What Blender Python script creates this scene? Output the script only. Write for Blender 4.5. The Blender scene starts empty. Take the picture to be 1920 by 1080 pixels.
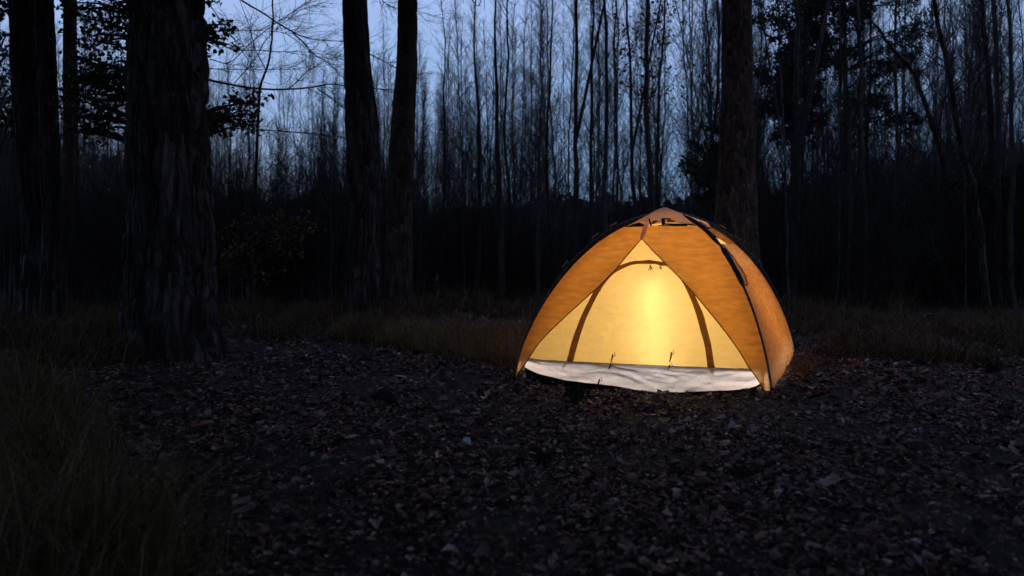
import bpy, math
import numpy as np
from mathutils import Vector

scn = bpy.context.scene
COL = scn.collection
RAD = math.radians

# ------------------------------------------------------------------ camera, sky, exposure
CAM_H, FPX = 1.106, 1400.0          # eye height (m), focal length in pixels of the 1920 px wide photo
cam_data = bpy.data.cameras.new("camera")
cam = bpy.data.objects.new("camera", cam_data)
COL.objects.link(cam)
cam.location = (0, 0, CAM_H)
cam.rotation_euler = (RAD(90), 0, 0)
cam_data.sensor_width = 36.0
cam_data.lens = 36.0 * FPX / 1920.0
cam_data.shift_y = -60.0 / 1920.0
cam_data.clip_start = 0.05
cam_data.clip_end = 600
scn.camera = cam
cam_data.dof.use_dof = True            # long dusk exposure at an open aperture
cam_data.dof.focus_distance = 7.0
cam_data.dof.aperture_fstop = 1.8

SUN_EL, SUN_AZ = RAD(2.0), RAD(-28)     # just at the horizon ahead, left of the view
SKY_STRENGTH = 0.15
world = bpy.data.worlds.new("World")
scn.world = world
world.use_nodes = True
wn, wl = world.node_tree.nodes, world.node_tree.links
wn.clear()
w_out = wn.new("ShaderNodeOutputWorld")
w_bg = wn.new("ShaderNodeBackground")
w_sky = wn.new("ShaderNodeTexSky")
w_sky.sky_type = 'NISHITA'
w_sky.sun_disc = False
w_sky.sun_elevation = SUN_EL
w_sky.sun_rotation = SUN_AZ
w_sky.altitude = 0
w_sky.air_density = 1.0
w_sky.dust_density = 0.3
w_sky.ozone_density = 3.0
w_tint = wn.new("ShaderNodeMix")
w_tint.data_type = 'RGBA'
w_tint.blend_type = 'MULTIPLY'
w_tint.inputs[0].default_value = 1.0
w_tint.inputs[7].default_value = (0.95, 0.98, 1.05, 1)   # cool white balance
wl.new(w_sky.outputs[0], w_tint.inputs[6])
w_veil = wn.new("ShaderNodeMix")              # thin dusk cloud over the clear sky
w_veil.data_type = 'RGBA'
w_veil.inputs[0].default_value = 0.7
w_geo = wn.new("ShaderNodeTexCoord")
w_sep = wn.new("ShaderNodeSeparateXYZ")
w_ramp = wn.new("ShaderNodeValToRGB")         # paler overhead, bluer towards the horizon
w_ramp.color_ramp.elements[0].position = 0.02
w_ramp.color_ramp.elements[0].color = (0.13, 0.265, 0.50, 1)
w_ramp.color_ramp.elements[1].position = 0.36
w_ramp.color_ramp.elements[1].color = (0.325, 0.44, 0.735, 1)
w_mul = wn.new("ShaderNodeVectorMath"); w_mul.operation = 'SCALE'; w_mul.inputs['Scale'].default_value = 10.5
wl.new(w_geo.outputs['Generated'], w_sep.inputs[0])
wl.new(w_sep.outputs[2], w_ramp.inputs[0])
wl.new(w_ramp.outputs[0], w_mul.inputs[0])
wl.new(w_mul.outputs[0], w_veil.inputs[7])
wl.new(w_tint.outputs[2], w_veil.inputs[6])
wl.new(w_veil.outputs[2], w_bg.inputs[0])
w_bg.inputs[1].default_value = SKY_STRENGTH
wl.new(w_bg.outputs[0], w_out.inputs[0])

sun_d = bpy.data.lights.new("sun", 'SUN')
sun_d.energy = 0.012
sun_d.angle = RAD(30)
sun_d.color = (0.75, 0.8, 1.0)
sun = bpy.data.objects.new("sun", sun_d)
COL.objects.link(sun)
sun.rotation_euler = (RAD(72), 0, RAD(180 + 28))

scn.view_settings.view_transform = 'Standard'
scn.view_settings.look = 'None'
scn.view_settings.exposure = 0.0
scn.view_settings.gamma = 1.0
scn.view_settings.use_curve_mapping = False
scn.cycles.use_denoising = True
scn.cycles.max_bounces = 12
scn.cycles.transmission_bounces = 12
scn.cycles.diffuse_bounces = 8
scn.cycles.sample_clamp_indirect = 4.0

# ------------------------------------------------------------------ helpers
def at(u, v, Y):
    """point at distance Y that stands on the photo's pixel (u, v)"""
    return np.array([(u - 960) / FPX * Y, Y, CAM_H - (v - 480) / FPX * Y])

def hash3(i, j, k, seed=0):
    n = (i.astype(np.int64) * 73856093) ^ (j.astype(np.int64) * 19349663) ^ (k.astype(np.int64) * 83492791) ^ (seed * 2654435761 % 2147483647)
    n = (n ^ (n >> 13)) * 1274126177 & 0x7fffffff
    n = (n ^ (n >> 16)) * 668265263 & 0x7fffffff
    return (n & 0xffffff) / float(0xffffff)

def vnoise(P, seed=0):
    P = np.asarray(P, float)
    i = np.floor(P).astype(np.int64)
    f = P - i
    f = f * f * (3 - 2 * f)
    r = 0
    for dx in (0, 1):
        for dy in (0, 1):
            for dz in (0, 1):
                w = (f[..., 0] if dx else 1 - f[..., 0]) * (f[..., 1] if dy else 1 - f[..., 1]) * (f[..., 2] if dz else 1 - f[..., 2])
                r = r + w * hash3(i[..., 0] + dx, i[..., 1] + dy, i[..., 2] + dz, seed)
    return r

def fbm(P, seed=0, oct=4):
    a, s, t = 0.5, 0, 0
    P = np.asarray(P, float)
    for o in range(oct):
        s = s + a * vnoise(P * 2 ** o, seed + o)
        t += a
        a *= .5
    return s / t

class MB:
    def __init__(self):
        self.v, self.f3, self.f4, self.n = [], [], [], 0
        self.m3, self.m4 = [], []
    def add(self, v, f, mat=0):
        v = np.asarray(v, np.float32).reshape(-1, 3)
        f = np.asarray(f, np.int64)
        if len(f) == 0:
            return
        if f.shape[1] == 3:
            self.f3.append(f + self.n); self.m3.append(np.full(len(f), mat))
        else:
            self.f4.append(f + self.n); self.m4.append(np.full(len(f), mat))
        self.v.append(v)
        self.n += len(v)
    def mesh(self, name, mats, smooth=True):
        me = bpy.data.meshes.new(name)
        V = np.concatenate(self.v)
        f3 = np.concatenate(self.f3) if self.f3 else np.zeros((0, 3), int)
        f4 = np.concatenate(self.f4) if self.f4 else np.zeros((0, 4), int)
        me.vertices.add(len(V)); me.vertices.foreach_set("co", V.ravel())
        loops = np.concatenate([f3.ravel(), f4.ravel()]).astype(np.int32)
        me.loops.add(len(loops)); me.loops.foreach_set("vertex_index", loops)
        tot = np.concatenate([np.full(len(f3), 3), np.full(len(f4), 4)]).astype(np.int32)
        st = np.concatenate([[0], np.cumsum(tot)[:-1]]).astype(np.int32)
        me.polygons.add(len(tot)); me.polygons.foreach_set("loop_start", st); me.polygons.foreach_set("loop_total", tot)
        mi = np.concatenate(self.m3 + self.m4).astype(np.int32) if (self.m3 or self.m4) else None
        # m3 entries precede m4 entries, like the faces
        me.polygons.foreach_set("material_index", mi)
        me.polygons.foreach_set("use_smooth", np.full(len(tot), smooth))
        me.update(calc_edges=True)
        me.validate()
        for m in (mats if isinstance(mats, (list, tuple)) else [mats]):
            me.materials.append(m)
        return me

def link(name, me, parent=None, loc=None):
    o = bpy.data.objects.new(name, me)
    COL.objects.link(o)
    if parent is not None:
        o.parent = parent
    if loc is not None:
        o.location = loc
    return o

def build(name, mb, mats, parent=None, loc=None, smooth=True):
    return link(name, mb.mesh(name, mats, smooth), parent, loc)

def tag(o, label=None, cat=None, group=None, kind=None):
    if label: o["label"] = label
    if cat: o["category"] = cat
    if group: o["group"] = group
    if kind: o["kind"] = kind
    return o

def empty(name, loc, label=None, cat=None, group=None):
    o = bpy.data.objects.new(name, None)
    COL.objects.link(o)
    o.location = loc
    o.empty_display_size = .1
    return tag(o, label, cat, group)

def norm(a):
    return a / np.maximum(np.linalg.norm(a, axis=-1, keepdims=True), 1e-9)

def tubes(mb, P, R, k=3, mat=0, cap=False):
    """batch of N tubes; P (N,m,3) centre lines, R (N,m) radii"""
    P = np.asarray(P, float); R = np.asarray(R, float)
    if P.ndim == 2:
        P, R = P[None], R[None]
    N, m, _ = P.shape
    T = np.gradient(P, axis=1)
    T = norm(T)
    ref = np.where(np.abs(T[:, :1, 2:3]) > .9, np.array([1., 0, 0]), np.array([0, 0, 1.]))
    ref = np.broadcast_to(ref, T.shape)
    A = norm(np.cross(T, ref)); B = np.cross(T, A)
    a = np.arange(k) / k * 2 * np.pi
    V = P[:, :, None] + R[:, :, None, None] * (A[:, :, None] * np.cos(a)[:, None] + B[:, :, None] * np.sin(a)[:, None])
    idx = np.arange(N * m * k).reshape(N, m, k)
    q0 = idx[:, :-1]; q1 = idx[:, 1:]
    F = np.stack([q0, np.roll(q0, -1, 2), np.roll(q1, -1, 2), q1], -1).reshape(-1, 4)
    mb.add(V.reshape(-1, 3), F, mat)
    if cap:
        for e, fl in ((0, 0), (m - 1, 1)):
            c = P[:, e]
            V2 = np.concatenate([V[:, e], c[:, None]], 1)
            i2 = np.arange(N * (k + 1)).reshape(N, k + 1)
            r = i2[:, :k]; rn = np.roll(r, -1, 1); cc = np.repeat(i2[:, k:], k, 1)
            F2 = np.stack([r, cc, rn] if not fl else [r, rn, cc], -1).reshape(-1, 3)
            mb.add(V2.reshape(-1, 3), F2, mat)

def grid(mb, P, mat=0, wrap=False, flip=False):
    """P (a,b,3) surface grid"""
    P = np.asarray(P)
    a, b, _ = P.shape
    idx = np.arange(a * b).reshape(a, b)
    if wrap:
        nx = np.roll(idx, -1, 1)
        F = np.stack([idx[:-1], nx[:-1], nx[1:], idx[1:]], -1).reshape(-1, 4)
    else:
        F = np.stack([idx[:-1, :-1], idx[:-1, 1:], idx[1:, 1:], idx[1:, :-1]], -1).reshape(-1, 4)
    if flip: F = F[:, ::-1]
    mb.add(P.reshape(-1, 3), F, mat)

def cloth(mb, P, th=0, mat=0):
    """woven cloth, one surface (the material lets light through it)"""
    grid(mb, P, mat)

def sheet(mb, P, th, mat=0):
    """grid surface given a real thickness th along its normals, closed at the rim"""
    P = np.asarray(P, float)
    a, b, _ = P.shape
    N = norm(np.cross(np.gradient(P, axis=1), np.gradient(P, axis=0)))
    Q = P - N * th
    grid(mb, P, mat); grid(mb, Q, mat, flip=True)
    rim = np.concatenate([P[0], P[1:, -1], P[-1, -2::-1], P[-2:0:-1, 0]])
    rin = np.concatenate([Q[0], Q[1:, -1], Q[-1, -2::-1], Q[-2:0:-1, 0]])
    n = len(rim)
    i = np.arange(n)
    F = np.stack([i, i + n, (i + 1) % n + n, (i + 1) % n], -1)
    mb.add(np.concatenate([rim, rin]), F, mat)

def box(mb, c, s, R=None, mat=0):
    v = np.array([[x, y, z] for x in (-.5, .5) for y in (-.5, .5) for z in (-.5, .5)]) * np.array(s)
    if R is not None: v = v @ np.asarray(R).T
    mb.add(v + np.array(c), [[0, 1, 3, 2], [4, 6, 7, 5], [0, 4, 5, 1], [2, 3, 7, 6], [0, 2, 6, 4], [1, 5, 7, 3]], mat)

# ------------------------------------------------------------------ materials
def new_mat(name):
    m = bpy.data.materials.new(name); m.use_nodes = True
    m.node_tree.nodes.clear()
    return m, m.node_tree.nodes, m.node_tree.links

def ramp(n, stops):
    r = n.new("ShaderNodeValToRGB")
    e = r.color_ramp.elements
    while len(e) < len(stops): e.new(0.5)
    for x, (p, c) in zip(e, stops):
        x.position = p; x.color = (*c, 1)
    return r

def noise_mat(name, stops, scale=8, rough=.9, bump=.3, bdist=.01, stretch=(1, 1, 1), detail=6, spec=.3, bscale=None):
    m, n, l = new_mat(name)
    out = n.new("ShaderNodeOutputMaterial"); b = n.new("ShaderNodeBsdfPrincipled")
    tc = n.new("ShaderNodeTexCoord"); mp = n.new("ShaderNodeMapping"); nz = n.new("ShaderNodeTexNoise")
    mp.inputs["Scale"].default_value = stretch
    nz.inputs["Scale"].default_value = scale; nz.inputs["Detail"].default_value = detail
    r = ramp(n, stops)
    l.new(tc.outputs["Object"], mp.inputs[0]); l.new(mp.outputs[0], nz.inputs["Vector"])
    l.new(nz.outputs["Fac"], r.inputs[0]); l.new(r.outputs[0], b.inputs["Base Color"])
    b.inputs["Roughness"].default_value = rough
    b.inputs["Specular IOR Level"].default_value = spec
    if bump:
        n2 = n.new("ShaderNodeTexNoise"); n2.inputs["Scale"].default_value = bscale or scale * 3; n2.inputs["Detail"].default_value = 5
        l.new(mp.outputs[0], n2.inputs["Vector"])
        bp = n.new("ShaderNodeBump"); bp.inputs["Strength"].default_value = bump; bp.inputs["Distance"].default_value = bdist
        l.new(n2.outputs["Fac"], bp.inputs["Height"]); l.new(bp.outputs[0], b.inputs["Normal"])
    l.new(b.outputs[0], out.inputs[0])
    return m

def bark_mat(name, stops, scale=9, stretch=.22, dist=.05, fine=30, rough=.9):
    """plated bark: cells with furrows between them, as relief"""
    m, n, l = new_mat(name)
    out = n.new("ShaderNodeOutputMaterial"); b = n.new("ShaderNodeBsdfPrincipled")
    tc = n.new("ShaderNodeTexCoord"); mp = n.new("ShaderNodeMapping"); mp.inputs["Scale"].default_value = (1, 1, stretch)
    l.new(tc.outputs["Object"], mp.inputs[0])
    wn_ = n.new("ShaderNodeTexNoise"); wn_.inputs["Scale"].default_value = 4; wn_.inputs["Detail"].default_value = 3
    l.new(mp.outputs[0], wn_.inputs["Vector"])
    mixv = n.new("ShaderNodeMix"); mixv.data_type = 'VECTOR'; mixv.inputs[0].default_value = .12
    l.new(mp.outputs[0], mixv.inputs[4]); l.new(wn_.outputs["Color"], mixv.inputs[5])
    vo = n.new("ShaderNodeTexVoronoi"); vo.feature = 'DISTANCE_TO_EDGE'; vo.inputs["Scale"].default_value = scale
    l.new(mixv.outputs[1], vo.inputs["Vector"])
    vc = n.new("ShaderNodeTexVoronoi"); vc.inputs["Scale"].default_value = scale
    l.new(mixv.outputs[1], vc.inputs["Vector"])
    mr = n.new("ShaderNodeMapRange"); mr.inputs[1].default_value = 0.0; mr.inputs[2].default_value = .22
    l.new(vo.outputs["Distance"], mr.inputs[0])
    nz = n.new("ShaderNodeTexNoise"); nz.inputs["Scale"].default_value = fine; nz.inputs["Detail"].default_value = 6
    l.new(mp.outputs[0], nz.inputs["Vector"])
    # colour: every plate has its own tone, with grain over it
    add = n.new("ShaderNodeMath"); add.operation = 'MULTIPLY_ADD'; add.inputs[1].default_value = .45
    sx = n.new("ShaderNodeSeparateColor"); l.new(vc.outputs["Color"], sx.inputs[0])
    l.new(sx.outputs[0], add.inputs[0])
    hf = n.new("ShaderNodeMath"); hf.operation = 'MULTIPLY'; hf.inputs[1].default_value = .6
    l.new(nz.outputs["Fac"], hf.inputs[0]); l.new(hf.outputs[0], add.inputs[2])
    r = ramp(n, stops); l.new(add.outputs[0], r.inputs[0]); l.new(r.outputs[0], b.inputs["Base Color"])
    b1 = n.new("ShaderNodeBump"); b1.inputs["Strength"].default_value = 1; b1.inputs["Distance"].default_value = dist
    b2 = n.new("ShaderNodeBump"); b2.inputs["Strength"].default_value = .7; b2.inputs["Distance"].default_value = .012
    l.new(mr.outputs[0], b1.inputs["Height"]); l.new(nz.outputs["Fac"], b2.inputs["Height"]); l.new(b1.outputs[0], b2.inputs["Normal"])
    l.new(b2.outputs[0], b.inputs["Normal"])
    b.inputs["Roughness"].default_value = rough; b.inputs["Specular IOR Level"].default_value = .25
    l.new(b.outputs[0], out.inputs[0])
    return m

def island_mat(name, stops, rough=.6, spec=.4, trans=0.0, nscale=0):
    """colour differs from leaf to leaf / blade to blade"""
    m, n, l = new_mat(name)
    out = n.new("ShaderNodeOutputMaterial"); b = n.new("ShaderNodeBsdfPrincipled")
    g = n.new("ShaderNodeNewGeometry"); r = ramp(n, stops)
    l.new(g.outputs["Random Per Island"], r.inputs[0]); l.new(r.outputs[0], b.inputs["Base Color"])
    b.inputs["Roughness"].default_value = rough; b.inputs["Specular IOR Level"].default_value = spec
    if trans > 0:
        t = n.new("ShaderNodeBsdfTranslucent"); mx = n.new("ShaderNodeMixShader"); mx.inputs[0].default_value = trans
        l.new(r.outputs[0], t.inputs[0]); l.new(b.outputs[0], mx.inputs[1]); l.new(t.outputs[0], mx.inputs[2])
        l.new(mx.outputs[0], out.inputs[0])
    else:
        l.new(b.outputs[0], out.inputs[0])
    return m

def fabric_mat(name, col, trans, weave=900, rough=.65, transp=0.0, mottled=.12, diff=None, tcol=None):
    """thin woven cloth: reflects and lets light through"""
    m, n, l = new_mat(name)
    out = n.new("ShaderNodeOutputMaterial")
    d = n.new("ShaderNodeBsdfPrincipled"); t = n.new("ShaderNodeBsdfTranslucent"); mx = n.new("ShaderNodeMixShader")
    tc = n.new("ShaderNodeTexCoord"); nz = n.new("ShaderNodeTexNoise"); nz.inputs["Scale"].default_value = 9; nz.inputs["Detail"].default_value = 6
    mp = n.new("ShaderNodeMapping"); mp.inputs["Scale"].default_value = (1, 1, 3.5)
    l.new(tc.outputs["Object"], mp.inputs[0]); l.new(mp.outputs[0], nz.inputs["Vector"])
    lo = tuple(c * (1 - mottled) for c in col); hi = tuple(min(1, c * (1 + mottled)) for c in col)
    r = ramp(n, [(.3, lo), (.7, hi)])
    l.new(nz.outputs["Fac"], r.inputs[0])
    l.new(r.outputs[0], d.inputs["Base Color"])
    if tcol:
        r2 = ramp(n, [(.3, tuple(c * (1 - mottled) for c in tcol)), (.7, tuple(min(1, c * (1 + mottled)) for c in tcol))])
        l.new(nz.outputs["Fac"], r2.inputs[0]); l.new(r2.outputs[0], t.inputs["Color"])
    else:
        l.new(r.outputs[0], t.inputs["Color"])
    d.inputs["Roughness"].default_value = rough; d.inputs["Specular IOR Level"].default_value = .3
    # creases + weave
    n2 = n.new("ShaderNodeTexNoise"); n2.inputs["Scale"].default_value = 5; n2.inputs["Detail"].default_value = 7; n2.inputs["Distortion"].default_value = .8
    l.new(tc.outputs["Object"], n2.inputs["Vector"])
    n3 = n.new("ShaderNodeTexNoise"); n3.inputs["Scale"].default_value = 160
    l.new(tc.outputs["Object"], n3.inputs["Vector"])
    b1 = n.new("ShaderNodeBump"); b1.inputs["Strength"].default_value = .6; b1.inputs["Distance"].default_value = .03
    b2 = n.new("ShaderNodeBump"); b2.inputs["Strength"].default_value = .25; b2.inputs["Distance"].default_value = .002
    l.new(n2.outputs["Fac"], b1.inputs["Height"]); l.new(n3.outputs["Fac"], b2.inputs["Height"]); l.new(b1.outputs[0], b2.inputs["Normal"])
    l.new(b2.outputs[0], d.inputs["Normal"]); l.new(b2.outputs[0], t.inputs["Normal"])
    mx.inputs[0].default_value = trans
    l.new(d.outputs[0], mx.inputs[1]); l.new(t.outputs[0], mx.inputs[2])
    if transp > 0:
        tr = n.new("ShaderNodeBsdfTransparent"); m2 = n.new("ShaderNodeMixShader"); m2.inputs[0].default_value = transp
        l.new(mx.outputs[0], m2.inputs[1]); l.new(tr.outputs[0], m2.inputs[2]); l.new(m2.outputs[0], out.inputs[0])
    else:
        l.new(mx.outputs[0], out.inputs[0])
    return m

M = {}
M['soil'] = noise_mat('forest_soil', [(.3, (.012, .007, .006)), (.5, (.03, .018, .015)), (.7, (.06, .038, .032))], scale=14, bump=.8, bdist=.02, bscale=60)
M['bank'] = noise_mat('wooded_bank', [(.3, (.012, .012, .01)), (.7, (.03, .026, .022))], scale=1.5, bump=.5, bdist=.1)
M['litter'] = island_mat('leaf_litter', [(0, (.014, .006, .006)), (.34, (.07, .030, .027)), (.62, (.18, .076, .066)), (.88, (.30, .145, .12)), (.965, (.4, .26, .23)), (.99, (.5, .42, .4)), (1, (.03, .05, .012))], rough=.55, spec=.25)
M['leafp'] = island_mat('fallen_leaf', [(0, (.03, .014, .012)), (.4, (.09, .04, .034)), (.85, (.18, .095, .08)), (1, (.32, .24, .21))], rough=.48, spec=.4)
M['paleleaf'] = noise_mat('pale_leaf', [(.3, (.4, .37, .35)), (.7, (.6, .56, .53))], scale=20, rough=.45, bump=.3, bdist=.003, spec=.5)
M['bark_dark'] = bark_mat('rough_bark', [(.2, (.02, .014, .013)), (.5, (.06, .042, .039)), (.8, (.13, .094, .09))], scale=12, stretch=.2, dist=.07)
M['bark_red'] = bark_mat('reddish_bark', [(.2, (.035, .019, .014)), (.5, (.10, .053, .040)), (.8, (.18, .10, .075))], scale=17, stretch=.3, dist=.03, fine=40)
M['bark_thin'] = noise_mat('thin_bark', [(.3, (.045, .036, .033)), (.7, (.13, .10, .094))], scale=12, stretch=(1, 1, .3), bump=.4, bdist=.005)
M['birch'] = noise_mat('grey_sapling_bark', [(.3, (.07, .06, .057)), (.7, (.2, .17, .165))], scale=9, stretch=(1, 1, .5), bump=.3, bdist=.004)
M['twig'] = noise_mat('twigs', [(.3, (.03, .023, .02)), (.7, (.06, .045, .04))], scale=6, bump=0)
M['oakleaf'] = island_mat('oak_leaves', [(0, (.03, .04, .012)), (.4, (.06, .05, .018)), (.7, (.12, .06, .02)), (1, (.16, .08, .03))], rough=.5, spec=.4, trans=.25)
M['brownleaf'] = island_mat('brown_leaves', [(0, (.08, .04, .02)), (.5, (.14, .07, .03)), (1, (.22, .12, .05))], rough=.6, spec=.3, trans=.3)
M['orangeleaf'] = island_mat('orange_leaves', [(0, (.06, .026, .008)), (.5, (.16, .065, .014)), (1, (.3, .14, .04))], rough=.5, spec=.4, trans=.25)
M['needles'] = island_mat('needles', [(0, (.015, .022, .012)), (1, (.04, .05, .025))], rough=.6, spec=.3)
M['grass'] = island_mat('dry_grass', [(0, (.035, .018, .008)), (.45, (.09, .046, .019)), (.8, (.15, .08, .035)), (.96, (.3, .19, .1)), (1, (.04, .05, .018))], rough=.6, spec=.3, trans=.2)
M['olivegrass'] = island_mat('olive_grass', [(0, (.045, .030, .012)), (.5, (.12, .08, .032)), (.85, (.2, .135, .06)), (1, (.36, .27, .15))], rough=.6, spec=.2, trans=.2)
M['glowgrass'] = island_mat('glow_tinted_grass', [(0, (.09, .05, .022)), (.5, (.24, .135, .06)), (.85, (.38, .23, .11)), (1, (.5, .36, .2))], rough=.6, spec=.2, trans=.3)  # dry grass with the tent's warm glow put into its colour
M['greenplant'] = island_mat('green_sprigs', [(0, (.02, .04, .012)), (.6, (.04, .08, .02)), (1, (.08, .12, .04))], rough=.5, spec=.4, trans=.15)
M['darkplant'] = island_mat('dark_plant', [(0, (.01, .015, .008)), (1, (.02, .028, .014))], rough=.7, spec=.2)
M['inner'] = fabric_mat('yellow_tent_cloth', (.93, .62, .17), .5, tcol=(.96, .675, .20), mottled=.05)
M['fly'] = fabric_mat('orange_fly_cloth', (.50, .25, .08), .66, tcol=(.88, .51, .21), mottled=.16)
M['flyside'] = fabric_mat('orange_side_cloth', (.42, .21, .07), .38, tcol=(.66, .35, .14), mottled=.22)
M['mesh'] = fabric_mat('yellow_mesh_cloth', (.9, .62, .2), .55, transp=.2, tcol=(1, .72, .25))
M['cap'] = fabric_mat('taupe_cap_cloth', (.62, .44, .36), .4, tcol=(.85, .55, .38), mottled=.05)
M['tub'] = fabric_mat('white_groundsheet', (.80, .78, .82), .85, tcol=(1, .98, 1), mottled=.03)
M['trim'] = fabric_mat('brown_zip_trim', (.20, .10, .03), .3, tcol=(.42, .2, .04), mottled=.2)
M['binding'] = noise_mat('dark_binding_tape', [(.3, (.05, .03, .018)), (.7, (.09, .05, .03))], scale=40, bump=.2, bdist=.002)
M['black'] = noise_mat('black_webbing', [(.3, (.010, .009, .010)), (.7, (.02, .018, .018))], scale=60, rough=.6, bump=.2, bdist=.001)
M['pole'] = noise_mat('pole_grey', [(.3, (.015, .014, .014)), (.7, (.025, .024, .024))], scale=30, rough=.35, bump=0, spec=.5)
M['tan'] = noise_mat('tan_tab', [(.3, (.3, .17, .08)), (.7, (.42, .25, .12))], scale=30, rough=.7, bump=0)
M['greymesh'] = fabric_mat('grey_window_mesh', (.3, .22, .15), .5, tcol=(.9, .62, .34), transp=.35)
M['plastic'] = noise_mat('lantern_plastic', [(.3, (.03, .05, .03)), (.7, (.05, .08, .05))], scale=10, rough=.4, bump=0)
def emit_mat(name, col, s, clear=False):
    m, n, l = new_mat(name)
    out = n.new("ShaderNodeOutputMaterial"); e = n.new("ShaderNodeEmission")
    e.inputs[0].default_value = (*col, 1); e.inputs[1].default_value = s
    if clear:      # lets other light through, so the added streak light casts no shadow
        tr = n.new("ShaderNodeBsdfTransparent"); ad = n.new("ShaderNodeAddShader")
        l.new(e.outputs[0], ad.inputs[0]); l.new(tr.outputs[0], ad.inputs[1]); l.new(ad.outputs[0], out.inputs[0])
        return m
    l.new(e.outputs[0], out.inputs[0]); return m
LAMP = 108.0
M['lamp'] = emit_mat('lantern_light', (1.0, .92, .86), LAMP)

# ------------------------------------------------------------------ ground
TC = np.array([1.60, 7.52])
def ground_z(x, y):
    x = np.asarray(x, float); y = np.asarray(y, float)
    P = np.stack([x * .6, y * .6, np.zeros_like(x)], -1)
    h = (fbm(P, 3, 3) - .5) * .14 + (fbm(P * 6, 9, 2) - .5) * .035
    d = np.hypot(x - 1.5, y - 7.2)
    flat = np.clip((d - 1.9) / 1.5, 0, 1)
    near = np.clip((y - 1.0) / 2.5, 0, 1)
    h = h * flat * near - .01
    # shallow rise towards the wooded bank far behind
    rise = np.clip((y - 42) / 30, 0, 1); rise = rise * rise * (3 - 2 * rise)
    return h + rise * 2.6

def build_ground():
    xs = np.concatenate([np.linspace(-260, -22, 20), np.linspace(-20, -8, 40), np.linspace(-7.9, 7.9, 190), np.linspace(8, 20, 40), np.linspace(22, 260, 20)])
    ys = np.concatenate([np.linspace(-120, -6, 14), np.linspace(-5, 1.8, 14), np.linspace(2, 14, 170), np.linspace(14.4, 42, 50), np.linspace(43, 110, 30), np.linspace(120, 300, 10)])
    X, Y = np.meshgrid(xs, ys)
    mb = MB(); grid(mb, np.stack([X, Y, ground_z(X, Y)], -1))
    o = build('ground', mb, M['soil'])
    tag(o, kind='structure')
    o['label'] = 'dark forest floor of brown soil under the leaves'
    return o
ground = build_ground()

# ------------------------------------------------------------------ leaves
def leaf_shape(kind=0, rng=None):
    """8-vertex folded, curled leaf of unit length, lying in xy; returns verts, quads/tris"""
    w = .3 if kind == 0 else .24
    t = np.array([0, .3, .68, 1.0]); ww = np.array([0.03, w, w * .8, 0.02])
    c = np.stack([t - .5, np.zeros(4), .0 * t], -1)
    l_ = c + np.stack([np.zeros(4), ww, np.zeros(4)], -1)
    r_ = c - np.stack([np.zeros(4), ww, np.zeros(4)], -1)
    V = np.concatenate([c, l_[1:3], r_[1:3]])     # 0..3 centre, 4,5 left, 6,7 right
    F = np.array([[0, 1, 4], [1, 2, 5], [1, 5, 4], [2, 3, 5], [0, 6, 1], [1, 6, 7], [1, 7, 2], [2, 7, 3]])
    return V, F

def scatter_leaves(mb, pos, size, rng, tilt=.5, fold=.25, curl=.2, normal_up=True, squash=None):
    """vectorised leaf copies; pos (N,3)"""
    N = len(pos)
    V, F = leaf_shape()
    V = np.repeat(V[None], N, 0)
    fo = rng.normal(fold, .18, N)[:, None]; cu = rng.normal(curl, .3, N)[:, None]
    V[:, :, 2] = np.abs(V[:, :, 1]) * fo * 2 - (V[:, :, 0] ** 2) * cu * 1.2
    wv = rng.uniform(.7, 1.35, N)[:, None]
    V[:, :, 1] *= wv
    V[:, :, 1] += (V[:, :, 0] ** 2) * rng.normal(0, .35, N)[:, None]
    V = V * np.asarray(size).reshape(-1, 1, 1)
    a = rng.uniform(0, 2 * np.pi, N)
    if normal_up:
        tx, ty = rng.normal(0, tilt, N), rng.normal(0, tilt, N)
    else:
        tx, ty = rng.uniform(-np.pi, np.pi, N), rng.uniform(-np.pi / 2, np.pi / 2, N)
    ca, sa = np.cos(a), np.sin(a)
    cx, sx, cy, sy = np.cos(tx), np.sin(tx), np.cos(ty), np.sin(ty)
    x, y, z = V[..., 0], V[..., 1], V[..., 2]
    x, y = x * ca[:, None] - y * sa[:, None], x * sa[:, None] + y * ca[:, None]
    y, z = y * cx[:, None] - z * sx[:, None], y * sx[:, None] + z * cx[:, None]
    x, z = x * cy[:, None] + z * sy[:, None], -x * sy[:, None] + z * cy[:, None]
    V = np.stack([x, y, z], -1) + pos[:, None]
    F = (F[None] + (np.arange(N) * 8)[:, None, None]).reshape(-1, 3)
    mb.add(V.reshape(-1, 3), F)

def in_tent(x, y, grow=0.0):
    # footprint of the tent, in its own axes
    e1 = np.array([.951, -.308]); e2 = np.array([.42, .907])
    px, py = x - .02, y - 6.67
    det = e1[0] * e2[1] - e1[1] * e2[0]
    a = (px * e2[1] - py * e2[0]) / det; b = (-px * e1[1] + py * e1[0]) / det
    return (a > -grow) & (a < 2.17 + grow) & (b > -.0 - grow) & (b < 2.6 + grow)

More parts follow.
